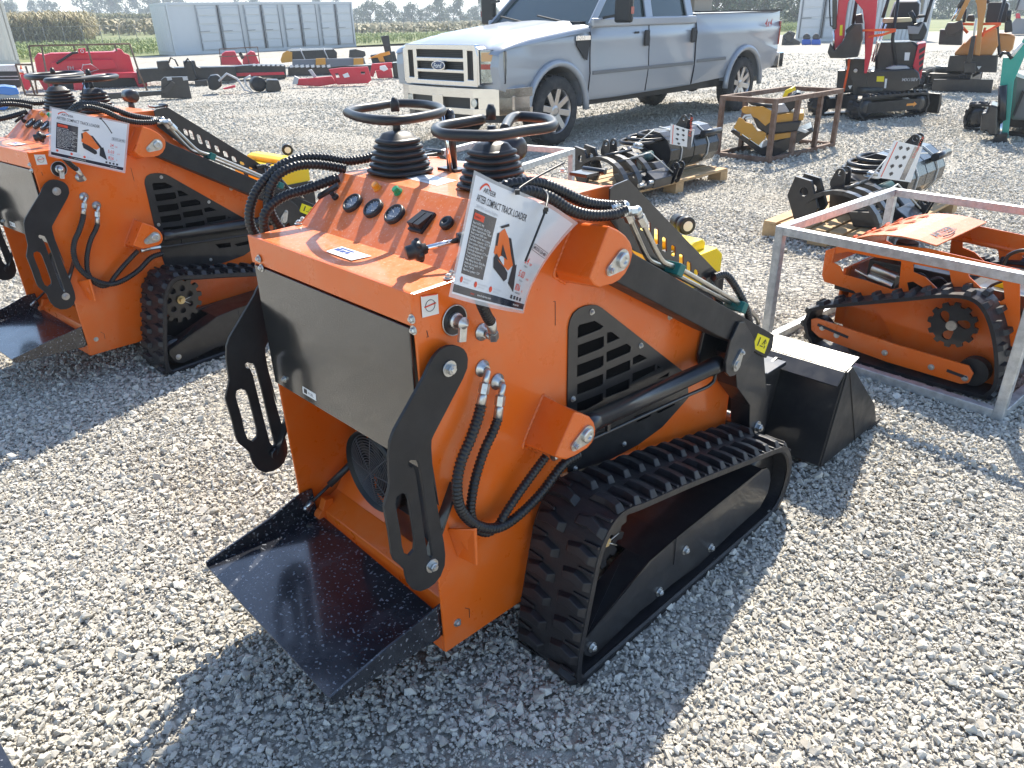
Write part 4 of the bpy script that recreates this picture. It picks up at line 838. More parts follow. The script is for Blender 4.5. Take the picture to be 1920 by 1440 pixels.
cols = [(0., (889, 319), (866, 436), (841, 556), .485), (.30, (935, 342), (908, 453), (884, 568), .475), (.55, (982, 362), (950, 468), (925, 578), .455), (.78, (1035, 385), (985, 485), (955, 584), .425), (1., (1084, 418), (1014, 505), (982, 588), .385)]
CT = [[Wd(M.x(*c[k], c[4])) for c in cols] for k in (1, 2, 3)]
def lag(P, xs, x):
    i = max(0, min(len(xs) - 2, next((k for k in range(len(xs) - 1) if x <= xs[k + 1]), len(xs) - 2))); a = P[max(i - 1, 0)]; b = P[i]; c = P[i + 1]; d = P[min(i + 2, len(P) - 1)]; t = (x - xs[i]) / (xs[i + 1] - xs[i])
    m0 = (c - a) / (xs[i + 1] - xs[max(i - 1, 0)]) * (xs[i + 1] - xs[i]) if i else c - b; m1 = (d - b) / (xs[min(i + 2, len(P) - 1)] - xs[i]) * (xs[i + 1] - xs[i]) if i + 2 < len(P) else c - b
    return b * (2 * t ** 3 - 3 * t ** 2 + 1) + m0 * (t ** 3 - 2 * t ** 2 + t) + c * (-2 * t ** 3 + 3 * t ** 2) + m1 * (t ** 3 - t ** 2)
xs_ = [c[0] for c in cols]
def surfA(s, t):
    a, b, c = (lag(r, xs_, s) for r in CT); return a * (2 * (t - .5) * (t - 1)) + b * (-4 * t * (t - 1)) + c * (2 * t * (t - .5)) + Vector((0, 0, 0))
tieA = [Wd(M.x(970, 360, .47)), Wd(M.x(975, 352, .46)), Wd(M.x(1010, 330, .45)), Wd(M.x(1058, 305, .44))]; tieB = [Wd(M.x(1022, 396, .46)), Wd(M.x(1027, 368, .43)), Wd(M.x(1018, 355, .38))]; tieC = [Wd(M.x(1024, 392, .462)), Wd(M.x(1005, 440, .462)), Wd(M.x(985, 490, .462))]
make_sheet('laminated_sheet', 'curled laminated data sheet tied to the hoses of the foreground loader', surfA, [tieA, tieB, tieC])
L2 = Frame(-2.196, 3.377, 40.28); Wl = lambda p: Vector(tuple(L2.O + L2.rt * p[0] + L2.fw * p[1] + np.array([0, 0, p[2]])))
cl = [Wl(L2.x(*p, .44)) for p in ((93, 199), (243, 231), (91, 293), (235, 325))]
def surfB(s, t): return cl[0] * (1 - s) * (1 - t) + cl[1] * s * (1 - t) + cl[2] * (1 - s) * t + cl[3] * s * t + (cl[1] - cl[0]).cross(cl[2] - cl[0]).normalized() * .02 * math.sin(s * 3.1)
make_sheet('laminated_sheet', 'nearly flat laminated data sheet hanging on the side of the far left loader', surfB, [[Wl(L2.x(151, 205, .46)), Wl(L2.x(152, 190, .45)), Wl(L2.x(158, 150, .44))], [Wl(L2.x(189, 222, .46)), Wl(L2.x(200, 235, .46)), Wl(L2.x(210, 250, .46))]])
# ---- generic steel cage
def cage(name, label, fr, x0, x1, y0, y1, h, r, mat, group=None, mids=(), cat='crate'):
    t = thing(name, label, cat, fr, group); E = r / 2
    for x in (x0, x1):
        for y in (y0, y1): m = MB(); m.box((x, y, h / 2), (r, r, h - .001)); m.build('post', mat, t, r * .08)
    for z, nm in ((E, 'bottom_rail'), (h - E, 'top_rail')):
        for y in (y0, y1): m = MB(); m.box(((x0 + x1) / 2, y, z), (x1 - x0 - r, r, r)); m.build(nm, mat, t, r * .08)
        for x in (x0, x1): m = MB(); m.box((x, (y0 + y1) / 2, z), (r, y1 - y0 - r, r)); m.build(nm, mat, t, r * .08)
    for (a, b) in mids: m = MB(); m.bar(a, b, r * .95, r * .95); m.build('brace', mat, t)
    return t
def bake_track(m, prof, x0, x1, th, lug, pitch):
    P = [Vector(p) for p in catmull([(0, *p) for p in prof] + [(0, *prof[0])], .02)][:-1]; n = len(P); c = sum(P, Vector()) / n; vs = []
    nr = []
    for i, p in enumerate(P):
        t = (P[(i + 1) % n] - P[i - 1]).normalized(); q = Vector((0, t.z, -t.y)); q = -q if q.dot(c - p) > 0 else q; nr.append((t, q))
        for x, h in ((x0, 0), (x0, -th), (x1, -th), (x1, 0)): vs.append((x, p.y + q.y * h, p.z + q.z * h))
    m.add(vs, [(i * 4 + k, i * 4 + (k + 1) % 4, ((i + 1) % n) * 4 + (k + 1) % 4, ((i + 1) % n) * 4 + k) for i in range(n) for k in range(4)])
    acc = 0; row = 0
    for i, p in enumerate(P):
        acc += (P[(i + 1) % n] - p).length
        if acc > pitch / 2:
            acc = 0; row ^= 1; t, q = nr[i]; xm = (x0 + x1) / 2; a, b = (x0, xm - .05 * (x1 - x0)) if row else (xm + .05 * (x1 - x0), x1); L = pitch * .28
            bs = [Vector((x, p.y, p.z)) + t * k for x, k in ((a, -L), (b, -L), (b, L), (a, L))]; cc = sum(bs, Vector()) / 4; m.loft(bs, [cc + (v - cc) * .7 + q * lug for v in bs])
# ---- orange remote mower inside the galvanised cage
CG = Frame(1.275, 3.437, 139.4)     # y runs along the near edge, x across (to the left of it is far) 
fwv = np.array([1.946 - 1.275, 2.653 - 3.437]); CG = Frame(1.275, 3.437, math.degrees(math.atan2(fwv[0], fwv[1])))
hc = .60
cage('galvanised_cage', 'bright galvanised steel cage around the orange mower at the right', CG, -1.15, 0, 0, 1.06, hc, .04, GALV)
MW = CG
t = thing('tracked_mower', 'orange remote-controlled tracked slope mower standing inside the galvanised cage', 'mower', CG)
XN = -.10                                                         # near track outer plane
oc = MW.xl([(1548, 470), (1574, 462), (1606, 452), (1740, 466), (1912, 506), (1912, 600), (1895, 720), (1870, 735), (1700, 690), (1650, 590), (1615, 560), (1600, 545), (1545, 528), (1541, 515)], -.24)
h_ = [MW.xl(l, -.24) for l in ([(1565, 476), (1590, 472), (1640, 482), (1690, 490), (1685, 540), (1672, 543), (1620, 525), (1582, 515), (1575, 500), (1562, 492)], [(1712, 495), (1780, 508), (1785, 535), (1770, 547), (1758, 542), (1735, 520), (1712, 510)], [(1815, 514), (1880, 528), (1884, 560), (1875, 566), (1860, 560), (1818, 520)], [(1700, 530), (1712, 528), (1740, 545), (1735, 552), (1705, 552)])]
for xx in (0, -.55):
    m = MB(); m.prism(oc, 'x', -.24 + xx, -.246 + xx, h_); m.build('side_frame', ORG, t, .001)
p0 = MW.x(1583, 462, -.24); hd = [MW.x(u, v, -.24) for u, v in ((1580, 468), (1610, 448), (1650, 440), (1734, 462))]
y0_, y1_ = .155, .60; pf = [(.155, .475), (.20, .515), (.26, .548), (.32, .570), (.38, .583), (.45, .590), (.52, .588), (.60, .578)]
m = MB(); m.prism(pf + [(a, b - .006) for a, b in pf[::-1]], 'x', -.80, -.235); m.prism([(y0_, .475), (.15, .40), (.156, .40), (.16, .47)], 'x', -.80, -.235); hood = m.build('hood', DUST_GLARE, t, .001)
m = MB(); m.bb(-.76, -.27, .20, .92, .10, .24); m.bb(-.76, -.27, .20, .215, .24, .38); m.bb(-.27, -.262, .25, .85, .06, .30); m.build('chassis', ORG, t, .004)
m = MB(); m.bb(-.60, -.30, .30, .46, .24, .44); m.cyl((-.5, .38, .44), (-.5, .38, .50), .05); m.bb(-.7, -.3, .66, .82, .24, .40); m.cyl((-.30, .5, .36), (-.62, .5, .36), .055); m.build('engine', PLAST, t, .006)
for yy in (.44, .52, .60): m = MB(); m.rod([(-.28, yy, .30), (-.27, yy + .04, .38), (-.3, yy + .10, .42), (-.36, yy + .14, .36)], .007); m.build('engine_hose', HOSE, t)
m = MB()
for k in range(4):
    a, b = pf[0 + k]; c_, d_ = pf[1 + k]
    for xx in (-.36, -.55, -.70): m.loft([(xx - .035, a + .012, b + .006), (xx + .035, a + .012, b + .006), (xx + .02, c_ - .008, d_ + .003), (xx - .02, c_ - .008, d_ + .003)], [(xx - .03, a + .018, b + .009), (xx + .03, a + .018, b + .009), (xx + .015, c_ - .014, d_ + .006), (xx - .015, c_ - .014, d_ + .006)])
m.build('hood_ribs', ORG, hood)
m = MB(); textat(m, 'ARTEER', .06, (-.34, .56, .5875), (-1, 0, .0), (0, -1, .03), bold=.02); m.tube([(-.36 - .012 * k, .575 + .008 * math.sin(k * .3), .588) for k in range(12)], .003, 4); m.build('hood_lettering', INK, hood)
m = MB(); m.bb(-.78, -.26, y0_ + .02, y0_ + 1.0, .27, .30); m.bb(-.72, -.3, y0_ + .62, y0_ + .95, .30, .42); m.bb(-.62, -.34, y0_ + .30, y0_ + .55, .30, .43); m.build('deck_plate', BLK, t, .004)
m = MB(); p = MW.x(1660, 510, -.30); m.cyl((p.x, p.y - .06, p.z + .008), (p.x, p.y + .06, p.z - .014), .024, n=20); m.cyl((p.x, p.y - .07, p.z - .035), (p.x, p.y + .05, p.z - .058), .024, n=20); m.box((p.x, p.y + .075, p.z - .04), (.05, .03, .085)); m.cyl((p.x, p.y - .14, p.z - .02), (p.x, p.y - .06, p.z - .045), .01); m.build('actuator', STL, t, .002)
m = MB(); p = MW.x(1865, 542, -.40); m.box(p, (.1, .12, .05), Matrix.Rotation(.5, 3, 'X')); m.build('yellow_label', YSTK, t)
m = MB(); m.rod([MW.x(u, v, -.3) for u, v in ((1845, 550), (1860, 535), (1890, 525), (1915, 524))], .006); m.rod([MW.x(u, v, -.45) for u, v in ((1880, 500), (1890, 480), (1912, 470), (1935, 470))], .008); m.build('cable', PLAST, t)
m = MB(); m.tube([MW.x(u, v, -.79) for u, v in ((1735, 442), (1800, 448), (1900, 470), (1960, 482))], .012, 8); m.prism([(y0_ + .55, .30), (y0_ + .57, .50), (y0_ + .95, .50), (y0_ + 1.05, .33)], 'x', -.80, -.794, [[(y0_ + .62, .36), (y0_ + .63, .46), (y0_ + .75, .47), (y0_ + .74, .38)], [(y0_ + .79, .38), (y0_ + .80, .46), (y0_ + .9, .45), (y0_ + .93, .37)]]); m.build('far_guard', ORG, t)
tp = MW.xl([(1505, 610), (1512, 592), (1535, 578), (1700, 562), (1770, 556), (1820, 562), (1850, 590), (1868, 650), (1870, 720), (1850, 748), (1815, 745), (1550, 668), (1515, 642)], XN)
zmin = min(z for y, z in tp); tp = [(y, max(z - zmin, .0)) for y, z in tp]
for xx in (0, -.66):
    m = MB(); bake_track(m, tp, XN + xx, XN - .15 + xx, .016, .018, .052); m.build('rubber_track', RUB, t)
    ra = MW.xl([(1520, 602), (1530, 600), (1680, 650), (1815, 690), (1824, 705), (1815, 722), (1800, 724), (1660, 682), (1535, 636), (1520, 622)], XN - .02); ra = [(y, z - zmin) for y, z in ra]
    m = MB(); m.prism(ra, 'x', XN - .02 + xx, XN - .03 + xx); fr_ = m.build('track_frame', ORG, t, .002)
    for l in ([(1533, 612), (1590, 636)], [(1775, 698), (1812, 712)]): m = MB(); a, b = [MW.x(u, v, XN - .02) for u, v in l]; m.bar((XN - .017 + xx, a.y, a.z - zmin), (XN - .017 + xx, b.y, b.z - zmin), .012, .004, (1, 0, 0)); m.build('adjuster_slot', INK, fr_)
    for (u, v) in ((1541, 618), (1568, 632), (1658, 665), (1745, 692), (1808, 713)): a = MW.x(u, v, XN - .02); m = MB(); bolt(m, (XN - .02 + xx, a.y, a.z - zmin), (1, 0, 0), .009); m.build('bolt', ZINC, fr_)
    sc = MW.x(1782, 615, XN - .05); m = MB(); oc2 = []
    for k in range(12):
        a = 2 * math.pi * k / 12
        for da, r in ((-.16, .085), (-.1, .10), (.1, .10), (.16, .085)): oc2.append((sc.y + r * math.cos(a + da), sc.z - zmin + r * math.sin(a + da)))
    m.prism(oc2, 'x', XN - .06 + xx, XN - .075 + xx, [oval(None, (sc.y + .052 * math.cos(a), sc.z - zmin + .052 * math.sin(a), .02), (sc.y + .03 * math.cos(a + .3), sc.z - zmin + .03 * math.sin(a + .3), .01), 8) for a in (.3, 2.4, 4.5)]); m.build('drive_sprocket', BLK, t)
    m = MB(); m.cyl((XN - .06 + xx, sc.y, sc.z - zmin), (XN - .05 + xx, sc.y, sc.z - zmin), .022); m.build('hub', ZINC, t)
    for (u, v, r) in ((1822, 702, .062), (1535, 618, .055), (1600, 655, .03), (1665, 685, .03), (1740, 700, .03)): a = MW.x(u, v, XN - .05); m = MB(); m.lathe([(0, r * .3), (.0, r * .55), (-.012, r * .6), (-.012, r * .85), (.004, r), (.05, r), (.05, r * .4)], (XN - .10 + xx, a.y, max(r + .015, a.z - zmin)), (1, 0, 0), 26, False); m.build('idler_wheel', STEELB, t)
# ---- second small cage with an orange machine, behind the loader's handlebars
C2 = Frame(.05, 6.33, 0); q = [gz(u, v, .62) for u, v in ((1072, 278), (960, 262), (785, 278), (965, 312))]
d1 = q[0] - q[3]; C2 = Frame(q[3][0], q[3][1], math.degrees(math.atan2(d1[0], d1[1])))
cage('galvanised_cage', 'galvanised cage glimpsed between the handlebars of the foreground loader', C2, -.85, 0, 0, float(np.linalg.norm(d1)), .62, .04, GALV)
t = thing('tracked_mower', 'orange machine in the cage just beyond the foreground handlebars, mostly hidden', 'mower', C2)
m = MB(); m.bb(-.7, -.12, .12, .62, .14, .42); m.build('body', ORG, t, .01)
m = MB(); bake_track(m, [(.1, .1), (.14, .02), (.7, .02), (.76, .1), (.7, .2), (.2, .24)], -.12, -.02, .02, .015, .07); m.build('rubber_track', RUB, t)
m = MB(); bake_track(m, [(.1, .1), (.14, .02), (.7, .02), (.76, .1), (.7, .2), (.2, .24)], -.80, -.70, .02, .015, .07); m.build('rubber_track', RUB, t)
# ---- rusty cage with mustard attachments
rc = [gz(1440, 305), gz(1560, 275)]; q3 = gz(1331, 297)
RC = Frame(rc[0][0], rc[0][1], math.degrees(math.atan2(rc[1][0] - rc[0][0], rc[1][1] - rc[0][1]))); Lr = float(np.linalg.norm(rc[1] - rc[0])); Wr = float(np.linalg.norm(q3 - rc[0]))
cage('rusty_cage', 'rusty angle-iron cage with mustard plates inside, right of the pickup wheel', RC, -Wr, 0, 0, Lr, .66, .05, RUST, mids=[((0, Lr * .33, .02), (0, Lr * .33, .64)), ((0, Lr * .68, .02), (0, Lr * .68, .64)), ((-Wr, Lr * .33, .02), (-Wr, Lr * .33, .64))])
# ---- pallets of black excavator buckets
def pallet(fr, x0, x1, y0, y1, label):
    t = thing('wooden_pallet', label, 'pallet', fr, 'pallets')
    for k in range(7):
        m = MB(); y = y0 + (y1 - y0) * (k + .5) / 7; m.box(((x0 + x1) / 2, y, .112), (x1 - x0, (y1 - y0) / 7 * .78, .02)); m.build('top_board', WOOD, t)
    for i in range(3):
        x = x0 + .06 + (x1 - x0 - .12) * i / 2; m = MB()
        for j in range(3): pass
        m.box((x, (y0 + y1) / 2, .05), (.09, y1 - y0, .10)) if 0 else None
        for j in range(3): mm = MB(); mm.box((x, y0 + .08 + (y1 - y0 - .16) * j / 2, .0555), (.12, .14, .09)); mm.build('block', WOOD, t)
    return t
def ear(mb, x, y, z, s=1, ax='x'):
    o = oval(None, (y, z + .10 * s, .042 * s), (y + .02 * s, z, .06 * s), 10); mb.prism(o, ax, x - .008, x + .008, [circ(y, z + .10 * s, .022 * s, 12)])
def EAR(x, t): m = MB(); m.prism(oval(None, (.44, .47, .034), (.45, .40, .05), 10), 'x', x - .008, x + .008, [circ(.44, .47, .018, 12)]); m.build('lug', BLK, t, .002)
def bucket_set(fr, tagtxt, ux, flip):
    # ribbed grab: curved tines
    t = thing('grapple_bucket', tagtxt[0], 'excavator bucket', fr)
    for k in range(3):
        m = MB(); x = .02 + k * .17; arc_ = [(x, .04 + .30 - .30 * math.cos(a), .12 + .26 * math.sin(a)) for a in np.linspace(-.1, 2.4, 12)]
        for i in range(11): m.bar(arc_[i], arc_[i + 1], .03, .045, (1, 0, 0)) if 0 else m.bar(arc_[i], Vector(arc_[i + 1]).lerp(Vector(arc_[i]), -.06), .06, .028, (0, arc_[i][1] - .35, arc_[i][2] - .12))
        m.build('tine', BLK, t)
    m = MB()
    for a in (.5, 1.0, 1.5): m.tube([(.05, .35 - .28 * math.cos(a), .12 + .28 * math.sin(a)), (.42, .35 - .28 * math.cos(a), .12 + .28 * math.sin(a))], .014, 8)
    m.build('crossbar', BLK, t); [EAR(x_, t) for x_ in (.20, .30)]
    # trenching bucket lying on its back: faceted shell
    t = thing('trenching_bucket', tagtxt[1], 'excavator bucket', fr)
    A_ = [-1.3, -.75, -.3, .15, .65, 1.15, 1.7, 2.35]; arc_ = [(.40 - .24 * math.cos(a), .33 + .20 * math.sin(a)) for a in A_]; inn = [(.40 - .225 * math.cos(a), .33 + .185 * math.sin(a)) for a in A_]
    m = MB(); m.prism([(y, z) for y, z in arc_ + inn[::-1]], 'x', .80, 1.17); m.prism([(y, z) for y, z in arc_ + inn[::-1]], 'x', 1.178, 1.58); m.build('shell', GLB, t, .006)
    for x in (.79, 1.58): m = MB(); m.prism(arc_, 'x', x, x + .014); m.build('end_plate', BLK, t, .003)
    for xx in (1.16, 1.25): m = MB(); m.prism(oval(None, (.30, .60, .035), (.34, .50, .06), 10), 'x', xx, xx + .014, [circ(.30, .60, .018, 12), circ(.355, .50, .018, 12)]); m.build('lug', BLK, t, .002)
    m = MB(); m.cyl((1.30, .17, .46), (1.60, .17, .46), .03); m.build('lip_tube', BLK, t)
    # hitch, ripper and coupler parts heaped between
    t = thing('quick_hitch', tagtxt[2], 'hitch', fr)
    m = MB(); m.prism([(.05, .13), (.0, .2), (.12, .31), (.22, .29), (.3, .14)], 'x', .46, .62); m.prism([(.30, .13), (.34, .34), (.50, .40), (.62, .30), (.60, .13)], 'x', .50, .76); m.build('body', BLK, t, .01)
    for xx in (.60, .68): m = MB(); m.prism(oval(None, (-.03, .27, .04), (.02, .16, .05), 8), 'x', xx, xx + .012, [circ(-.03, .27, .02, 10), circ(.02, .16, .02, 10)]); m.build('lug', BLK, t, .002)
    m = MB(); m.cyl((.44, .26, .33), (.58, .22, .35), .04); m.build('motor', TEALD, t)
    m = MB(); m.lathe([(0, .045), (.01, .06), (.015, .045), (.03, .045), (.035, .055), (.05, .03)], (.52, .34, .40), (.1, -.1, 1), 16); m.build('swivel_cap', ZINC, t)
    for k, (xx, rr) in enumerate(((.66, .15), (.70, .17), (.74, .16))): m = MB(); m.tube([(xx + .10 * k + rr * 1.2 * math.cos(a), .44 + rr * math.sin(a), .44 + .018 * k) for a in np.linspace(0, 6.28, 22)[:-1]], .018, 7, True); m.build('coiled_hose', HOSE, t)
    m = MB(); m.prism([(.28, .12), (.10, .14), (-.02, .13), (-.02, .16), (.16, .24), (.34, .22)], 'x', .18, .40); m.prism([(-.02, .12), (-.04, .20), (.06, .26), (.10, .16)], 'x', .30, .56); m.build('ripper_base', BLK, t, .008)
    for xx in (.06, .20): m = MB(); m.prism([(.55, .13), (.50, .24), (.58, .42), (.70, .44), (.74, .30), (.66, .13)], 'x', xx, xx + .03, [circ(.62, .34, .03, 10)]); m.build('side_cheek', BLK, t, .003)
    m = MB()
    for (a, b, c) in ((.12, .0, .17), (.24, -.01, .18), (.36, .0, .17), (.42, .30, .36), (.30, .52, .34)): m.cyl((a, b, c), (a + .05, b - .01, c), .018)
    m.build('pin', ZINC, t)
    t = thing('strapping_band', tagtxt[3], 'strap', fr)
    for xx in (.96, 1.40): m = MB(); m.tube([(xx, .40 - .247 * math.cos(a), .33 + .207 * math.sin(a)) for a in A_[1:7]], .006, 4); m.build('band', WSTRAP, t)
    m = MB(); m.tube([(.10, .08, .40), (.42, .12, .40), (.62, -.02, .20)], .006, 4); m.build('cord', WSTRAP, t); m = MB(); m.tube([(.36, .30, .42), (.7, .3, .55), (1.2, .2, .50)], .005, 4); m.build('cord', WSTRAP, t)
GLB = pbr('oily_black_paint', (.014, .017, .018), .26, coat=.35, ior=1.5, bump=.1, bs=12)
TEALD = pbr('teal_motor', (.03, .08, .08), .4)
def card(fr, pts, label, flipx=False):
    t = thing('spec_card', label, 'sign', fr, 'product cards on the pallets'); P = [Vector(p) for p in pts]; ex = P[1] - P[0]; ey = P[3] - P[0]; n = ex.cross(ey).normalized(); n = n if (Vector(tuple(fr.m(_C))) - P[0]).dot(n) > 0 else -n
    m = MB(); m.loft(P, [p - n * .003 for p in P]); m.build('card', CREAM, t)
    def R4(mb, a, b, c, d, h=.001): mb.add([P[0] + ex * x + ey * y + n * h for x, y in ((a, b), (c, b), (c, d), (a, d))], [(0, 1, 2, 3)])
    m = MB(); R4(m, .08, .03, .11, .97); m.build('red_line', REDINK, t); m = MB(); R4(m, .72, .03, .90, .97); m.build('navy_band', NAVY, t)
    m = MB()
    for i, (x, y) in enumerate(((.28, .16), (.52, .14), (.3, .42), (.53, .38), (.28, .66), (.54, .62), (.36, .86))): R4(m, x - .06, y - .04, x + .06, y + .02, .0012); R4(m, x - .02, y - .06, x + .03, y + .05, .0012)
    m.build('tool_pictures', INK, t)
    m = MB(); textat(m, 'Kingfer' if 0 else 'Digging', .06, P[0] + ex * .86 + ey * .35 + n * .0016, ey.normalized() * -1, ex.normalized() * -1); m.build('card_lettering', REDINK, t)
pa_ = gz(1213, 375); pb_ = gz(1352, 345); PA = Frame(pa_[0], pa_[1], math.degrees(math.atan2(-(pb_[1] - pa_[1]), (pb_[0] - pa_[0]))))
PA = Frame(1.16, 6.55, -22); PB = Frame(1.95, 5.35, -7)
a0 = gz(1120, 395); a1 = gz(1345, 335); PA = Frame(1.04, 6.42, -43)
pallet(PA, -.05, 1.55, 0, .85, 'wooden pallet under the black buckets nearest the pickup')
bucket_set(PA, ('black rib-sided grapple bucket at the left end of the pallet nearest the pickup', 'long glossy black trough bucket at the right end of the pallet nearest the pickup', 'black hitch and motor heaped mid-pallet, pallet nearest the pickup', 'white bands round the buckets on the pallet nearest the pickup'), 1, 1)
b0 = gz(1432, 441); b1 = gz(1760, 385); PB = Frame(b0[0] + .60, b0[1] - .60, -45)
pallet(PB, -.05, 1.6, 0, .85, 'wooden pallet under the black buckets just behind the galvanised cage')
bucket_set(PB, ('black slotted grapple bucket with teal mark, on the pallet behind the galvanised cage', 'shiny round-backed black bucket, right end of the pallet behind the galvanised cage', 'black hitch parts in the middle of the pallet behind the galvanised cage', 'white bands holding the buckets behind the galvanised cage'), 1, 1)
card(PA, [tuple(PA.y(*p, .14)) for p in ((1258, 232), (1302, 246), (1296, 277), (1256, 270))], 'small product card propped on the buckets nearest the pickup')
card(PB, [tuple(PB.y(*p, .10)) for p in ((1678, 263), (1730, 276), (1708, 342), (1645, 333))], 'tall leaning product card on the pallet behind the galvanised cage')
# ================================================================ silver pickup
pbr_alloy = pbr("alloy_rim", (.55, .53, .52), .3, metal=.9, dirt=.2, ds=10); CHRD = pbr("dusty_chrome", (.72, .72, .71), .14, metal=1, dirt=.12, dirtc=(.5, .48, .44), ds=1.3, rv=.08)
SILV = pbr('silver_paint', (.34, .37, .41), .38, metal=.3, coat=.5, dirt=.05, dirtc=(.45, .42, .36), ds=1.2)
TYRE = pbr('tyre_rubber', (.035, .035, .036), .8, dirt=.4, dirtc=(.2, .19, .17), ds=8, bump=.2, bs=60)
DARKP = pbr('dark_trim', (.03, .03, .032), .6); LENS = pbr('lamp_lens', (.72, .76, .72), .12, coat=1, metal=.5, var=.5, vs=14); LENSIN = pbr('lamp_bowl', (.50, .56, .54), .2, metal=.7, coat=1, var=.6, vs=9); AMBER = pbr('amber_reflector', (.62, .36, .16), .15, coat=1); REDL = pbr('red_lens', (.35, .03, .02), .2, coat=1)
TR = Frame(-.04, 10.66, 225)
t = thing('pickup_truck', 'silver four-door pickup truck parked across the gravel behind the loaders', 'pickup', TR)
xc, hw = -.03, .95
def arch(cy, cz, r, a0, a1, n=10): return [(cy + r * math.cos(a0 + (a1 - a0) * k / n), cz + r * math.sin(a0 + (a1 - a0) * k / n)) for k in range(n + 1)]
GZ = [(.40, .94), (.55, .962), (.70, .985), (.82, 1.0), (.90, .995), (1.05, .99), (1.18, .992), (1.25, 1.0), (1.29, .975), (1.38, .965), (1.52, .95)]
def gx(z):
    for (a, b), (c_, d_) in zip(GZ, GZ[1:]):
        if z <= c_: return b + (d_ - b) * max(0, z - a) / (c_ - a)
    return GZ[-1][1]
def bulge(o):
    bm = bmesh.new(); bm.from_mesh(o.data)
    for z, _ in GZ[1:-1]: bmesh.ops.bisect_plane(bm, geom=bm.verts[:] + bm.edges[:] + bm.faces[:], plane_co=(0, 0, z), plane_no=(0, 0, 1))
    for v in bm.verts: v.co.x = xc + (v.co.x - xc) * gx(v.co.z)
    bm.to_mesh(o.data); bm.free()
    for p in o.data.polygons: p.use_smooth = abs(p.normal.x) > .5
def lbody(prof, name, x0=None, x1=None, bev=.03, lab=None):
    m = MB(); m.prism(prof, 'x', xc - hw if x0 is None else x0, xc + hw if x1 is None else x1); o = m.build(name, SILV, t, bev); bulge(o); return o
fa = arch(.0, .42, .53, 0, math.pi); ra = arch(-4.62, .42, .53, 0, math.pi)
lbody([(1.00, .74), (1.02, .98), (1.0, 1.12), (.92, 1.15), (.5, 1.21), (-.2, 1.28), (-.62, 1.325), (-.62, .48), (-.53, .48)] + fa[::-1][0:] + [(.54, .42), (.60, .60)], 'front_fender', bev=.05)
def hood():
    ys = [1.03, 1.0, .92, .75, .5, .2, -.2, -.6]; sz = [1.09, 1.135, 1.165, 1.195, 1.225, 1.255, 1.295, 1.33]; V = []
    pr = [(-.965, -.02), (-.955, .015), (-.92, .045), (-.84, .062), (-.76, .066), (-.73, .052), (-.70, .060), (-.62, .098), (-.50, .110), (-.38, .100), (-.2, .112), (0, .118)]; pr = pr + [(-a, b) for a, b in pr[-2::-1]]
    for y, z in zip(ys, sz):
        k = min(1, .35 + (1.05 - y) * 1.2); V += [(xc + a * (1 if y < .95 else .985), y, z + b * k) for a, b in pr]
    n = len(pr); m = MB(); m.add(V, [(j * n + i, j * n + i + 1, (j + 1) * n + i + 1, (j + 1) * n + i) for j in range(len(ys) - 1) for i in range(n - 1)], True); return m.build('hood', SILV, t)
hood()
lbody([(-.625, 1.37), (-.625, .49), (-1.2, .485), (-3.10, .51), (-3.10, 1.46), (-1.2, 1.43)], 'cab_side')
lbody([(-3.13, 1.475), (-3.13, .52), (-4.09, .56)] + ra[::-1][10:] * 0 + arch(-4.62, .42, .55, .15, math.pi - .15)[0:] + [(-5.18, .58), (-5.66, .64), (-5.72, .9), (-5.72, 1.50)], 'cargo_bed')
m = MB(); m.bb(xc - hw + .10, xc + hw - .10, -5.6, -3.2, 1.44, 1.485); m.build('bed_cover', DARKP, t)
m = MB(); m.bb(xc - hw, xc - hw + .09, -5.72, -3.14, 1.495, 1.515); m.bb(xc + hw - .09, xc + hw, -5.72, -3.14, 1.495, 1.515); m.build('bed_rail_cap', DARKP, t)
m = MB(); m.bb(xc - .78, xc + .78, -3.75, -3.25, 1.50, 1.68); m.bb(xc - .82, xc + .82, -3.78, -3.22, 1.68, 1.70); m.build('toolbox', pbr('tan_toolbox', (.38, .33, .27), .5), t, .01)
# greenhouse
def cabring(z, y0, y1, w_): return [(xc - w_, y0, z), (xc + w_, y0, z), (xc + w_, y1, z), (xc - w_, y1, z)]
m = MB(); m.loft(cabring(1.36, -.66, -3.06, .90), cabring(1.99, -1.38, -2.98, .72)); m.build('cabin_glass', SKYGL, t, .03)
m = MB(); m.loft(cabring(1.985, -1.36, -3.0, .735), cabring(2.03, -1.45, -2.92, .66)); rf_ = m.build('roof', SILV, t, .02)
for s in (-1, 1):
    for nm, l in (('pillar', [((.915, -.66, 1.37), (.735, -1.38, 2.0))]), ('pillar', [((.915, -1.93, 1.40), (.735, -1.98, 2.0))]), ('pillar', [((.915, -2.95, 1.42), (.735, -2.92, 2.0))])):
        m = MB(); (a, b), = l; m.bar((xc + s * a[0], a[1], a[2]), (xc + s * b[0], b[1], b[2]), .05, .11 if a[1] > -1 else .20, (s, 0, .2)) if 0 else m.bar((xc + s * a[0], a[1], a[2]), (xc + s * b[0], b[1], b[2]), .09 if a[1] > -1 else .16, .03, (s, 0, .3)); m.build(nm, SILV, t, .008)
    m = MB(); m.bb(xc + s * .90, xc + s * .955, -3.08, -.66, 1.355, 1.46); m.build('belt_line', SILV, t, .02)
m = MB()
for x in (-.45, .25): m.bar((xc + x, -.62, 1.43), (xc + x + .5, -.72, 1.50), .02, .02)
m.bb(xc - .8, xc + .8, -.70, -.585, 1.38, 1.425); m.build('wiper', PLAST, t)
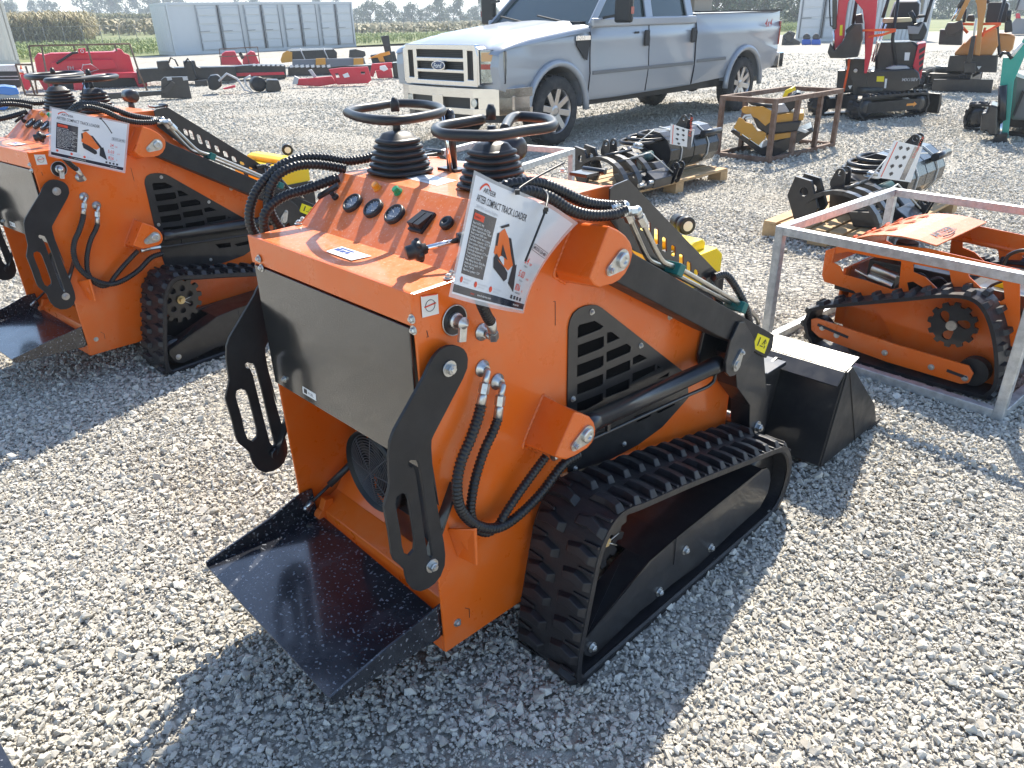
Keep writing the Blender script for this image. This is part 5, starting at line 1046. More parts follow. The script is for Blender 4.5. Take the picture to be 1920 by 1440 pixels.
# side seams, handles, moulding, badge
sd = xc - hw
for y, z0, z1 in ((-.63, .50, 1.36), (-1.92, .52, 1.42), (-3.115, .53, 1.46)): m = MB(); m.tube([(xc - hw * gx(z0 + (z1 - z0) * k / 8) - .001, y, z0 + (z1 - z0) * k / 8) for k in range(9)], .009, 5); m.build('door_seam', INK, t)
m = MB(); m.bb(sd - .012, sd + .002, -3.08, -.68, .80, .845); m.bb(sd - .012, sd + .002, -4.0, -3.16, .82, .865); m.build('side_moulding', pbr('grey_moulding', (.16, .165, .17), .5), t, .004)
for y in (-1.83, -3.0): m = MB(); m.bb(sd - .03, sd, y - .055, y + .055, 1.10, 1.30); m.build('door_handle', DARKP, t, .015)
m = MB(); m.bb(sd - .004, sd + .002, -1.66, -1.56, 1.26, 1.285); m.build('keypad', DARKP, t)
m = MB(); m.prism([(-.33, 1.26), (-.60, 1.24), (-.60, 1.16), (-.56, .98), (-.50, 1.0), (-.34, 1.16)], 'x', sd - .012, sd + .001); vb = m.build('fender_vent', DARKP, t, .004)
m = MB(); m.bb(sd - .022, sd - .012, -.60, -.32, 1.215, 1.265); textat(m, 'F-250', .07, (sd - .026, -.34, 1.22), (0, -1, 0), (0, 0, 1), bold=.02); m.build('vent_badge', CHR, vb)
p = TR.x(1440, 47, sd - .004); m = MB(); textat(m, '4x4', .16, (sd - .008, p.y + .12, p.z - .02), (0, -1, 0), (0, 0, 1), bold=.02, shear=.15); m.build('four_by_four_badge', pbr('red_decal', (.45, .05, .05), .4), t)
for cy in (0., -4.62):
    for s in (-1, 1):
        m = MB(); A_ = arch(cy, .42, .555, -.05, math.pi + .05, 16); m.tube([(xc + s * (hw + .005), y, z) for y, z in A_], .045, 8); m.build('wheel_arch', SILV, t)
        xw = xc + s * (hw - .13)
        wr = MB(); wr.lathe([(-.13, .27), (-.135, .36), (-.11, .405), (-.06, .418), (.06, .418), (.11, .405), (.135, .36), (.13, .27)], (xw, cy, .418), (s, 0, 0), 40, caps=False)
        for k in range(44):
            a = 2 * math.pi * k / 44; wr.box((xw + (.05 if k % 2 else -.05), cy + .418 * math.cos(a), .418 + .418 * math.sin(a)), (.09, .03, .016), Matrix.Rotation(a - math.pi / 2, 3, 'X'))
        wo = wr.build('wheel', TYRE, t)
        m = MB(); m.lathe([(.11, .275), (.12, .27), (.06, .245), (-.1, .24)], (xw, cy, .418), (s, 0, 0), 36, caps=False); m.lathe([(.05, .075), (.09, .07), (.10, .04)], (xw, cy, .418), (s, 0, 0), 16)
        for k in range(8):
            a = 2 * math.pi * k / 8 + .2; c_, s_ = math.cos(a), math.sin(a); m.bar((xw + s * .075, cy + .05 * c_, .418 + .05 * s_), (xw + s * .10, cy + .26 * c_, .418 + .26 * s_), .075, .03, (s, 0, 0))
        m.build('rim', pbr_alloy, wo, .004)
        m = MB(); m.lathe([(.0, .24), (.01, .24)], (xw, cy, .418), (s, 0, 0), 30); m.build('brake_disc', PLAST, wo)
m = MB(); m.bb(xc - .82, xc + .82, -5.5, .6, .42, .60); m.tube([(xc - .8, -4.62, .42), (xc + .8, -4.62, .42)], .06); m.tube([(xc - .8, 0, .42), (xc + .8, 0, .42)], .06); m.ball((xc, -4.62, .42), .16); m.bb(xc - .8, xc + .8, -3.9, -.7, .44, .5); m.build('chassis', PLAST, t)
m = MB(); m.bb(xc - .98, xc + .98, -5.92, -5.74, .60, .86); m.build('rear_bumper', CHR, t, .02)
m = MB(); m.bb(sd - .006, sd + .10, -5.735, -5.70, .98, 1.34); m.build('tail_lamp', REDL, t, .01)
# front: grille, lamps, bumper
gf = 1.05
m = MB(); fr_o = [(xc - .67, .76), (xc + .67, .76), (xc + .69, 1.10), (xc + .64, 1.22), (xc - .64, 1.22), (xc - .69, 1.10)]
hl = [[(xc - .43, a), (xc + .43, a), (xc + .43, a + .085), (xc - .43, a + .085)] for a in (.82, .945, 1.075)] + [[(xc + s * .50, .84), (xc + s * .60, .84), (xc + s * .60, 1.15), (xc + s * .50, 1.15)] for s in (-1, 1)]
m.prism(fr_o, 'y', gf - .02, gf + .05, hl); gr = m.build('grille', CHRD, t, .008)
m = MB(); m.bb(xc - .62, xc + .62, gf - .03, gf - .01, .80, 1.18); m.build('grille_mesh', PLAST, gr)
m = MB()
for z in (.84, .86, .88, .965, .985, 1.005, 1.095, 1.115, 1.135): m.bb(xc - .42, xc + .42, gf - .01, gf + .01, z - .003, z + .003)
m.build('grille_slats', DARKP, gr)
m = MB(); m.prism([(xc + .125 * math.cos(k * .3142), .985 + .055 * math.sin(k * .3142)) for k in range(20)], 'y', gf + .05, gf + .07); eb = m.build('oval_emblem', CHR, gr, .004)
m = MB(); m.prism([(xc + .11 * math.cos(k * .3142), .985 + .045 * math.sin(k * .3142)) for k in range(20)], 'y', gf + .07, gf + .074); m.build('emblem_face', pbr('emblem_blue', (.05, .08, .16), .3), eb)
m = MB(); textat(m, 'Ford', .075, (xc, gf + .078, .985), (-1, 0, 0), (0, 0, 1), shear=.25, bold=.02, center=True); m.build('emblem_lettering', WHITE, eb)
for s in (-1, 1):
    m = MB(); m.loft([(xc + s * .70, gf + .03, .80), (xc + s * .955, gf - .13, .81), (xc + s * .955, gf - .13, 1.15), (xc + s * .70, gf + .03, 1.16)], [(xc + s * .70, gf - .15, .80), (xc + s * .90, gf - .30, .81), (xc + s * .90, gf - .30, 1.15), (xc + s * .70, gf - .15, 1.16)]); hl_ = m.build('headlight', LENS, t, .012)
    def hp(a, b, z0, z1, mat, nm):
        m = MB(); A_ = Vector((xc + s * .70, gf + .034, 0)); B_ = Vector((xc + s * .955, gf - .126, 0)); n_ = Vector((0, .002 * (1 + 'amber' in nm) if 0 else (.003 if nm != 'lamp_bowl' else .0), 0)); p = A_.lerp(B_, a) + n_; q = A_.lerp(B_, b) + n_
        m.add([(p.x, p.y, z0), (q.x, q.y, z0), (q.x, q.y, z1), (p.x, p.y, z1)], [(0, 1, 2, 3)]); m.build(nm, mat, hl_)
    hp(.04, .96, .82, 1.145, LENSIN, 'lamp_bowl'); hp(.08, .72, 1.04, 1.135, AMBER, 'amber_lens'); hp(.05, .95, .955, 1.01, REDL, 'painted_reflection')  # the red band is a reflection in the lamp, painted as a strip
    m = MB(); P_ = [Vector((xc + s * .70, gf + .036, .795)), Vector((xc + s * .958, gf - .126, .805)), Vector((xc + s * .958, gf - .126, 1.155)), Vector((xc + s * .70, gf + .036, 1.165))]; m.tube(P_, .007, 5, True); m.build('lamp_gasket', INK, hl_)
    m = MB(); m.prism([(xc + s * .64, .77), (xc + s * .70, .78), (xc + s * .70, 1.17), (xc + s * .64, 1.20)], 'y', gf - .1, gf + .045); m.build('grille_surround', CHRD, gr, .01)
bpv = [(xc + x, y) for x, y in ((-1.0, .56), (-.99, .80), (-.90, .98), (-.6, 1.12), (.0, 1.16), (.6, 1.12), (.90, .98), (.99, .80), (1.0, .56))]
def bstrip(z0, z1, off=0., th=.05):
    m = MB(); o = [(x * (1 - off), y - off) for x, y in bpv]; i_ = [(x * (1 - off), y - th - off) for x, y in bpv]; m.prism(o + i_[::-1], 'z', z0, z1); return m
m = bstrip(.64, .745); m2 = bstrip(.45, .52); m.v += m2.v; n0 = len(m.v) - len(m2.v); m.f += [tuple(i + n0 for i in f) for f in m2.f]; m.sm += m2.sm
for a, b in ((-.99, -.66), (-.10, .10), (.66, .99), (-.60, -.54) , (.54, .60)):
    yA = lambda x: 1.16 - .12 * x * x * 1.4
    m.loft([(xc + a, yA(a) if abs(a) < .7 else .82, .50), (xc + b, yA(b) if abs(b) < .7 else .82, .50), (xc + b, (yA(b) if abs(b) < .7 else .82) - .05, .50), (xc + a, (yA(a) if abs(a) < .7 else .82) - .05, .50)], [(xc + a, yA(a) if abs(a) < .7 else .82, .66), (xc + b, yA(b) if abs(b) < .7 else .82, .66), (xc + b, (yA(b) if abs(b) < .7 else .82) - .05, .66), (xc + a, (yA(a) if abs(a) < .7 else .82) - .05, .66)])
for s in (-1, 1): m.loft([(xc + s * 1.0, .56, .46), (xc + s * .99, .80, .46), (xc + s * .90, .98, .46), (xc + s * .66, 1.09, .46), (xc + s * .66, 1.04, .46), (xc + s * .86, .93, .46), (xc + s * .94, .78, .46), (xc + s * .95, .56, .46)], [(xc + s * 1.0, .56, .74), (xc + s * .99, .80, .74), (xc + s * .90, .98, .74), (xc + s * .66, 1.09, .74), (xc + s * .66, 1.04, .74), (xc + s * .86, .93, .74), (xc + s * .94, .78, .74), (xc + s * .95, .56, .74)])
fb = m.build('front_bumper', CHRD, t, .012)
m = bstrip(.50, .66, .05); m.build('bumper_opening', PLAST, fb); m = bstrip(.36, .46, .05, .2); m.build('air_dam', PLAST, t)
for s in (-1, 1): m = MB(); m.lathe([(0, .05), (.02, .05)], (xc + s * .60, 1.09, .585), (0, 1, 0), 16); m.build('fog_lamp', LENS, fb)
p = TR.x(1172, 22, -1.28); 
for s in (-1, 1):
    xm = xc + s * 1.22; m = MB(); m.bb(xm - .13, xm + .13, -.98, -.90, 1.40, 1.78); mr = m.build('mirror', PLAST, t, .03)
    m = MB(); m.bar((xc + s * .94, -.88, 1.46), (xm, -.94, 1.50), .04, .03); m.bar((xc + s * .94, -.88, 1.70), (xm, -.94, 1.68), .04, .03); m.build('mirror_arm', PLAST, mr)
    m = MB(); m.bb(xm - .11, xm + .11, -.99, -.981, 1.44, 1.74); m.build('mirror_glass', GLASS, mr)
    m = MB(); m.bb(xm + s * .131, xm + s * .135, -.97, -.91, 1.5, 1.58); m.build('amber_marker', REDL, mr)
# ================================================================ mini excavators at the right (outlines read at the machine's own distance, every piece with its depth)
def vframe(u, v): p = gz(u, v); return Frame(p[0], p[1], math.degrees(math.atan2(p[0], p[1])))
def vz(fr, pts, ox=0, oy=0, k=1., d=0.): return [(q.x, q.z) for q in (fr.y(ox + a / k, oy + b / k, d) for a, b in pts)]
class VT:
    def __init__(s, name, label, cat, u, v, ox=0, oy=0, k=1., group=None):
        s.fr = vframe(u, v); s.t = thing(name, label, cat, s.fr, group); s.a = (ox, oy, k)
    def p(s, name, pts, mat, y0, y1, bev=.008, parent=None, holes=()):
        m = MB(); m.prism(vz(s.fr, pts, *s.a, d=y0), 'y', y0, y1, [vz(s.fr, h, *s.a, d=y0) for h in holes]); return m.build(name, mat, parent or s.t, bev)
    def c(s, name, pts, mat, d, r, parent=None, n=8):
        m = MB(); m.tube([s.fr.y(s.a[0] + a / s.a[2], s.a[1] + b / s.a[2], d) for a, b in pts], r, n); return m.build(name, mat, parent or s.t)
    def at(s, a, b, d): return s.fr.y(s.a[0] + a / s.a[2], s.a[1] + b / s.a[2], d)
def undercarriage(T, fr0, L, W, h, tw, org_fr, arrow=False, blade=None):
    "tracks in the machine's own direction"
    par = T
    for s in (-1, 1):
        m = MB(); x0 = s * W / 2; x1 = s * (W / 2 - tw); r = h / 2
        pr = [(-L / 2 + r, 0), (L / 2 - r, 0), (L / 2 - .02, r * .6), (L / 2, r), (L / 2 - .04, h * .8), (L / 2 - r, h), (-L / 2 + r, h), (-L / 2 + .04, h * .8), (-L / 2, r), (-L / 2 + .02, r * .6)]
        bake_track(m, pr, x0, x1, .03, .025, .09); m.move(org_fr); tr = m.build('rubber_track', RUB, par)
        m = MB(); m.prism([(-L / 2 + r * 1.1, h * .3), (L / 2 - r * 1.1, h * .3), (L / 2 - r * 1.1, h * .75), (-L / 2 + r * 1.1, h * .75)], 'x', x0 * .99, x0 * .5); m.move(org_fr); m.build('track_frame', STEELB, par, .01)
        for e in (-1, 1): m = MB(); m.lathe([(0, r * .3), (0, r * .75), (tw * .8, r * .75), (tw * .8, r * .3)], (x0 - s * .01, e * (L / 2 - r), r), (-s, 0, 0), 18); m.move(org_fr); m.build('idler_wheel', BLK, par)
        if arrow and s == 1:
            m = MB(); m.add([(x0 * .99 + .003, y, z) for y, z in ((.25, h * .48), (.40, h * .48), (.40, h * .42), (.47, h * .53), (.40, h * .64), (.40, h * .58), (.25, h * .58))], [tuple(range(7))]); m.move(org_fr); m.build('arrow_mark', LAMPO, par)
    m = MB(); m.bb(-W / 2 + tw, W / 2 - tw, -L * .28, L * .28, h * .35, h * .9); m.lathe([(0, .28), (.12, .28)], (0, 0, h * .9), (0, 0, 1), 24); m.move(org_fr); m.build('centre_frame', BLK, par, .01)
    if blade:
        y = blade; m = MB(); m.prism([(y, .03), (y + .05, .0), (y + .07, .14), (y + .03, .30), (y - .02, .30), (y, .16)], 'x', -W / 2, W / 2); m.bar((-.2, y, .12), (-.2, L * .2, .2), .06, .07); m.bar((.2, y, .12), (.2, L * .2, .2), .06, .07); m.move(org_fr); m.build('dozer_blade', BLK, par, .008)
def relmat(fr_child, fr_parent):
    o = fr_parent.m(fr_child.O); return Matrix.Translation(o) @ Matrix.Rotation(-R(fr_child.yaw - fr_parent.yaw), 4, 'Z')
# ---- red one
V = VT('mini_excavator', 'red and black mini excavator with orange tape, just right of the pickup', 'excavator', 1650, 215, 1440, 0, 6.)
e0 = gz(1605, 229); e1 = gz(1738, 216); yw = math.degrees(math.atan2(e1[0] - e0[0], e1[1] - e0[1])); EF = Frame(0, 0, yw); cen = e0 + (e1 - e0) / 2 - EF.rt * .50; EF = Frame(cen[0], cen[1], yw)
undercarriage(V.t, None, float(np.linalg.norm(e1 - e0)), 1.0, .34, .22, relmat(EF, V.fr), True, .95)
V.p('engine_housing', [(1210, 480), (1650, 470), (1700, 520), (1640, 800), (1200, 810)], BLK, -.1, .7, .03)
V.p('lower_bodywork', [(1100, 800), (1640, 770), (1700, 820), (1715, 900), (1700, 960), (1600, 1010), (1380, 1045), (1100, 1040)], BLK, -.35, .6, .02)
V.p('step_box', [(785, 790), (860, 790), (990, 700), (1000, 1035), (765, 1030)], BLK, -.25, .3, .015)
V.p('swing_post', [(870, 660), (1120, 660), (1110, 1060), (960, 1070), (940, 900), (880, 800)], BLK, -.35, -.1, .01)
rp = V.p('red_vent_panel', [(1690, 500), (1782, 480), (1760, 640), (1722, 885), (1658, 895), (1630, 740)], RED, -.18, .6, .01)
for k in range(4): V.p('vent_slot', [(1700, 560 + k * 68), (1770 - k * 8, 520 + k * 70), (1766 - k * 8, 560 + k * 70), (1698, 605 + k * 68)], INK, -.186, -.179, 0, rp)
V.p('boom', [(975, -180), (1000, -260), (1150, -260), (1235, -60), (1225, 80), (1205, 300), (1165, 600), (1112, 825), (1080, 825), (1090, 600), (1085, 260), (1065, 110), (1010, 45), (940, -40)], RED, -.55, -.38, .01)
V.p('stick', [(860, -200), (790, 0), (780, 150), (757, 300), (742, 560), (770, 578), (860, 420), (872, 200), (898, 30), (980, -150)], RED, -.62, -.5, .01)
V.p('cylinder_barrel', [(722, -120), (780, -120), (770, 332), (722, 332)], BLK, -.66, -.58, .02); V.c('piston_rod', [(742, 340), (740, 575)], CHR, -.62, .014)
V.p('bucket', [(668, 590), (700, 480), (745, 570), (850, 450), (900, 330), (960, 268), (1055, 268), (1065, 430), (1010, 640), (870, 655), (700, 655)], BLK, -.75, -.35, .015)
V.p('bucket_link', [(870, 340), (960, 260), (975, 285), (880, 380)], STEELB, -.8, -.76, .004)
V.c('hydraulic_hose', [(690, -60), (695, 150), (705, 290), (725, 295)], HOSE, -.66, .01)
V.c('slew_rod', [(1290, 250), (1170, 690)], CHR, -.45, .012); V.c('slew_rod', [(1330, 270), (1190, 700)], CHR, -.42, .012)
V.p('yellow_decal', [(810, 285), (840, 280), (835, 400), (805, 400)], YSTK, -.625, -.621, 0)
V.p('yellow_decal', [(1225, 858), (1308, 858), (1303, 920), (1220, 918)], YSTK, -.356, -.351, 0)
V.p('white_decal', [(1318, 885), (1342, 885), (1328, 992), (1306, 992)], WHITE, -.356, -.351, 0); V.p('spec_plate', [(1540, 590), (1600, 590), (1585, 680), (1533, 680)], WHITE, -.106, -.101, 0)
q = V.at(1505, 905, -.352); m = MB(); textat(m, 'MX15EV', .06, (q.x, -.353, q.z - .01), (1, 0, .03), (0, 0, 1), bold=.02); m.build('model_lettering', GREYINK, V.t)
V.p('seat_back', [(1375, 195), (1430, 40), (1470, 18), (1680, 15), (1705, 50), (1695, 205)], DARKP, .25, .36, .03)
V.p('seat_shell', [(1360, 200), (1420, 25), (1465, 2), (1690, 0), (1722, 40), (1705, 215)], WHITE, .37, .40, .02)
V.p('seat_cushion', [(1290, 215), (1620, 200), (1640, 330), (1270, 330)], DARKP, -.1, .35, .03); V.p('cushion_wrap', [(1290, 205), (1620, 196), (1625, 245), (1285, 262)], pbr('beige_wrap', (.5, .44, .28), .4), -.12, .34, .02)
V.p('control_pod', [(1570, 300), (1640, 270), (1750, 240), (1798, 335), (1745, 460), (1590, 462)], PLAST, -.15, .15, .03); V.p('pod_cap', [(1568, 290), (1700, 300), (1745, 240), (1750, 262), (1690, 385), (1575, 380)], pbr('pod_grey', (.25, .26, .28), .5), -.17, -.14, .01)
V.c('joystick', [(1640, 290), (1640, 200), (1600, 130)], PLAST, 0., .035)
V.p('armrest', [(1680, 170), (1770, 165), (1775, 195), (1690, 205)], PLAST, -.1, .2, .02); V.p('left_console', [(975, 170), (1060, 150), (1070, 270), (985, 300)], PLAST, -.2, .1, .02)
for l in ([(1010, -80), (955, 270)], [(1370, -60), (1290, 200)], [(1470, -60), (1400, 440), (1440, 790)], [(1860, -60), (1765, 250)]): V.c('roll_bar', l, PLAST, -.2, .024)
for l in ([(990, 350), (1100, 340), (1440, 335)], [(990, 370), (1040, 400)], [(1130, 412), (1290, 390), (1440, 342)], [(912, 660), (905, 760), (848, 1030)]): V.c('warning_tape', l, STRAP, -.66 if l[0][0] != 912 else -.4, .022, n=4)
m = MB(); [m.ball(V.at(a, b, -.38), .03, 8) for a, b in ((885, 765), (985, 795), (1145, 792))]; m.build('work_lamp', CREAM, V.t)
V.p('floor_mat', [(1320, 770), (1420, 740), (1560, 745), (1600, 775), (1480, 800)], GREYINK, -.3, .3, .01); V.p('warning_triangle', [(900, 965), (950, 960), (922, 1005)], CREAM, -.36, -.356, 0)
# ---- brown-orange one
V = VT('mini_excavator', 'orange-brown mini excavator with a wide black blade, standing behind the red one', 'excavator', 1805, 172, 1700, 0, 8.727)
EF2 = Frame(V.fr.O[0] + .1, V.fr.O[1] + .8, V.fr.yaw + 8)
undercarriage(V.t, None, 1.5, 1.0, .34, .2, relmat(EF2, V.fr)); 
V.p('dozer_blade', [(435, 1298), (1425, 1302), (1385, 1530), (390, 1510)], BLK, -.1, .0, .015)
V.p('lower_bodywork', [(705, 908), (1500, 905), (1475, 1190), (650, 1160)], BLK, .0, .9, .02); V.p('engine_housing', [(780, 870), (950, 690), (940, 730), (1060, 600), (1480, 455), (1500, 740), (1400, 905), (780, 905)], BROWNO, .1, .9, .02)
V.p('side_hood', [(1500, 540), (1700, 560), (1785, 590), (1740, 800), (1660, 880), (1500, 880)], BROWNO, .4, 1.3, .03)
V.p('boom', [(1090, -120), (1310, -120), (1305, 120), (1265, 330), (1230, 560), (1202, 915), (1112, 900), (1150, 560), (1165, 300), (1150, 100)], BROWNO, -.2, .0, .012)
V.p('stick', [(990, -80), (1080, -80), (870, 350), (790, 340), (900, 120)], BROWNO, -.35, -.22, .01); V.c('piston_rod', [(850, 120), (735, 345)], CHR, -.32, .02); V.c('cylinder_barrel', [(960, -80), (850, 125)], BLK, -.32, .04)
V.p('bucket', [(543, 480), (920, 490), (905, 742), (518, 732)], BLK, -.5, -.05, .02); V.p('bucket_coupler', [(620, 470), (670, 370), (780, 370), (900, 330), (930, 480), (760, 580), (660, 575)], BLK, -.6, -.2, .015)
V.p('boom_cylinder', [(1062, 590), (1135, 590), (1062, 1035), (975, 1035)], BLK, -.3, -.22, .02); V.c('boom_rod', [(1100, 590), (1140, 310)], CREAM, -.26, .02)
V.p('swing_bracket', [(940, 1020), (1130, 1020), (1120, 1200), (935, 1190)], BLK, -.25, .0, .01); V.p('warning_triangle', [(1150, 1085), (1225, 1085), (1180, 1140)], CREAM, -.006, -.002, 0)
V.p('seat_back', [(1280, 370), (1330, 60), (1360, 35), (1640, 40), (1675, 80), (1625, 375)], DARKP, .5, .62, .03); V.p('seat_edge', [(1640, 30), (1690, 60), (1680, 140), (1650, 180)], CREAM, .6, .64, .01)
V.p('control_pod', [(1610, 360), (1720, 320), (1740, 520), (1600, 540)], PLAST, .2, .5, .02); V.c('joystick', [(1660, 340), (1680, 170)], PLAST, .3, .04)
for l in ([(960, 150), (935, 370)], [(1620, -60), (1480, 460), (1520, 900)], [(1310, -20), (1340, 50)]): V.c('roll_bar', l, PLAST, .2, .028)
for l in ([(890, 392), (1100, 398)], [(1240, 392), (1545, 388)], [(1140, 600), (1260, 540), (1540, 390)], [(1285, 450), (1245, 600)], [(890, 420), (1000, 540)]): V.c('warning_tape', l, STRAP, -.1, .03, n=4)
V.p('engine_lump', [(960, 350), (1000, 240), (1110, 240), (1120, 360)], PLAST, .3, .7, .03)
# ---- turquoise one, cut by the right edge
V = VT('mini_excavator', 'turquoise mini excavator cut off by the right edge of the picture', 'excavator', 1885, 262, 1440, 0, 4.)
V.p('boom', [(1762, 432), (1832, 430), (1870, 370), (1940, 250), (2000, 200), (2000, 320), (1925, 420), (1845, 610), (1835, 720), (1800, 1040), (1752, 1075), (1742, 1030), (1768, 800), (1755, 660), (1738, 640)], TGRN, -.2, -.05, .01)
V.c('boom_rod', [(1830, 420), (1910, 320)], CREAM, -.2, .02); V.c('cylinder_barrel', [(1762, 640), (1752, 905)], BLK, -.28, .045); V.c('piston_rod', [(1750, 905), (1738, 1040)], CHR, -.28, .02)
V.p('bucket', [(1590, 985), (1600, 850), (1640, 840), (1660, 780), (1725, 800), (1720, 1020), (1660, 1015), (1640, 985)], BLK, -.35, .1, .02); V.p('bucket_foot', [(1690, 1040), (1720, 1000), (1800, 1000), (1790, 1078), (1690, 1082)], BLK, -.3, .05, .01)
V.p('body', [(1850, 560), (1935, 560), (2200, 560), (2200, 930), (1850, 900), (1820, 900)], pbr('grey_hood', (.14, .14, .14), .5), .0, .8, .03); V.p('white_trim', [(1870, 545), (1940, 575), (1940, 600), (1865, 575)], WHITE, -.02, 0, 0)
V.p('brace', [(1905, 680), (1925, 690), (1850, 870), (1832, 860)], STEELB, -.05, 0, .004)
EF3 = Frame(V.fr.O[0] + .75, V.fr.O[1] + .5, V.fr.yaw - 60); undercarriage(V.t, None, 1.5, 1.0, .34, .22, relmat(EF3, V.fr))
V.c('hydraulic_hose', [(1735, 430), (1760, 395), (1800, 400), (1830, 440)], HOSE, -.2, .02)
# ---- grey and red one far behind
V = VT('mini_excavator', 'small grey and red machine seat and cap furthest back at the top right corner', 'excavator', 1895, 66, 1700, 0, 8.727)
V.p('body', [(1715, 560), (1720, 380), (1790, 290), (1910, 300), (2050, 300), (2050, 560)], pbr('grey_body', (.22, .23, .25), .5), 0, 1.2, .05); V.p('red_cap', [(1780, 300), (1790, 215), (1850, 215), (1870, 300)], RED, -.1, .3, .03); V.p('canopy', [(1820, -30), (2000, -30), (2000, 170), (1800, 160)], pbr('canopy_grey', (.3, .32, .34), .5), .2, .3, .02)
V.c('roll_bar', [(1850, -20), (1790, 160)], PLAST, .1, .05)
# ================================================================ containers, sheds and the row of attachments
CONT = pbr('pale_grey_container', (.52, .56, .58), .5, dirt=.15, dirtc=(.38, .38, .36), ds=1.2); BEIGE = pbr('beige_container', (.62, .60, .52), .55, dirt=.2, dirtc=(.4, .36, .3), ds=1.5); WCONT = pbr('white_container', (.58, .60, .61), .5, dirt=.12, ds=1.5); YELW = pbr('cream_wall', (.72, .66, .36), .6)
def corr(mb, L, x, z0, z1, y0=0., axis='y', pitch=.28, dep=.036, sgn=1):
    "corrugated sheet running along y at face x"
    n = int(L / pitch); pts = []
    for k in range(n):
        b = y0 + k * pitch
        for a, d in ((0, 0), (.25, 0), (.5, dep), (.75, dep)): pts.append((b + a * pitch, d))
    pts.append((y0 + n * pitch, 0)); f = (lambda y, d, z: (x + sgn * d, y, z)) if axis == 'y' else (lambda y, d, z: (y, x + sgn * d, z))
    vs = [f(a, d, z) for z in (z0, z1) for a, d in pts]; m_ = len(pts); mb.add(vs, [(i, i + 1, m_ + i + 1, m_ + i) for i in range(m_ - 1)])
def container(fr, L, W, Hh, label, mat, doors=(), cor_end=True, group=None):
    "corner at origin, near long side runs along +y at x=0, body extends to x=-W"
    t = thing('shipping_container', label, 'container', fr, group)
    m = MB(); m.bb(-W + .05, -.05, .05, L - .05, .14, Hh - .02); m.build('wall', mat, t)
    m = MB()
    for x in (-.05, -W + .05):
        for y in (.05, L - .05): m.bb(x - .06, x + .06, y - .06, y + .06, 0, Hh)
        m.bb(x - .05, x + .05, 0, L, 0, .15); m.bb(x - .04, x + .04, 0, L, Hh - .12, Hh + .004)
    for y in (.04, L - .04): m.bb(-W, 0, y - .05, y + .05, 0.001, .152); m.bb(-W, 0, y - .04, y + .04, Hh - .122, Hh + .002)
    m.build('frame', mat, t, .005)
    m = MB(); corr(m, W - .2, -.012, .15, Hh - .12, -W + .1, 'x', sgn=-1); m.build('end_panel', mat, t)
    m = MB(); n = int(L / .3)
    for k in range(n): m.bb(-W + .1, -.1, .15 + k * .3, .27 + k * .3, Hh - .02, Hh + .02)
    m.build('roof', mat, t)
    if not doors: m = MB(); corr(m, L - .2, .0, .15, Hh - .12, .1, 'y', sgn=-1); m.build('side_panel', mat, t)
    for (a, b) in doors:
        for h0, h1 in ((a, (a + b) / 2 - .01), ((a + b) / 2 + .01, b)):
            m = MB(); m.bb(-.045, -.005, h0 + .02, h1 - .02, .17, Hh - .14); dr = m.build('door', mat, t, .01)
            m = MB(); hh = (Hh - .4) / 5
            for k in range(5): m.bb(-.004, .03, h0 + .12, h1 - .12, .22 + k * hh, .22 + k * hh + hh * .78)
            m.build('door_panel', mat, dr, .01)
            m = MB()
            for y in (h0 + .06, h1 - .06): m.tube([(.03, y, .16), (.03, y, Hh - .13)], .02, 6)
            m.bar((.04, h0 + .06, 1.1), (.04, (h0 + h1) / 2, 1.12), .03, .03)
            m.build('lock_rod', ROD, dr)
        m = MB(); m.bb(-.02, .002, (a + b) / 2 - .03, (a + b) / 2 + .03, .17, Hh - .14); m.build('gasket', PLAST, t)
    return t
ROD = pbr('rod_grey', (.20, .22, .24), .5)
k0 = gz(330, 104); k1 = gz(668, 88); KF = Frame(k0[0], k0[1], math.degrees(math.atan2(k1[0] - k0[0], k1[1] - k0[1]))); LK = float(np.linalg.norm(k1 - k0))
dz = [KF.m(gz(u, v))[1] for u, v in ((367, 101), (444, 97), (456, 97), (522, 94), (535, 94), (597, 91), (608, 91), (662, 88))]
container(KF, LK, 2.5, 2.5, 'long pale grey container with four pairs of side doors, behind the row of attachments', CONT, [(dz[0], dz[1]), (dz[2], dz[3]), (dz[4], dz[5]), (dz[6], dz[7])])
b0 = gz(38, 119); BF = Frame(b0[0], b0[1], -36); t = container(BF, 6, 2.5, 2.6, 'beige corrugated container cut by the left edge of the picture', BEIGE)
m = MB(); m.bb(-1.25, -1.05, -.02, -.004, 1.75, 1.95); m.build('yellow_mark', MUST, t); m = MB(); m.bb(-.75, -.63, -.02, -.004, 1.05, 1.2); m.build('grey_mark', GREYINK, t)
w0 = gz(1491, 78); w1 = gz(1566, 78); WF = Frame(w0[0], w0[1], math.degrees(math.atan2(w1[0] - w0[0], w1[1] - w0[1]))); t = container(WF, 2.55, 6, 2.75, 'white container standing with its doors towards us, right of the pickup tail', WCONT, [(.1, 2.45)])
m = MB()
for k, s in enumerate(('G.W.', 'TARE', 'NET', 'CU.')): textat(m, s, .16, (.02, 1.55, 2.35 - k * .22), (0, 1, 0), (0, 0, 1)); textat(m, '30 480', .16, (.02, 1.95, 2.35 - k * .22), (0, 1, 0), (0, 0, 1), sx=.8)
m.build('weight_lettering', INK, t)
s0 = gz(1600, 79); s1 = gz(1738, 76); SF = Frame(s0[0], s0[1], math.degrees(math.atan2(s1[0] - s0[0], s1[1] - s0[1]))); LS = float(np.linalg.norm(s1 - s0))
t = thing('site_office', 'white panelled site office with a small window, behind the red excavator', 'building', SF)
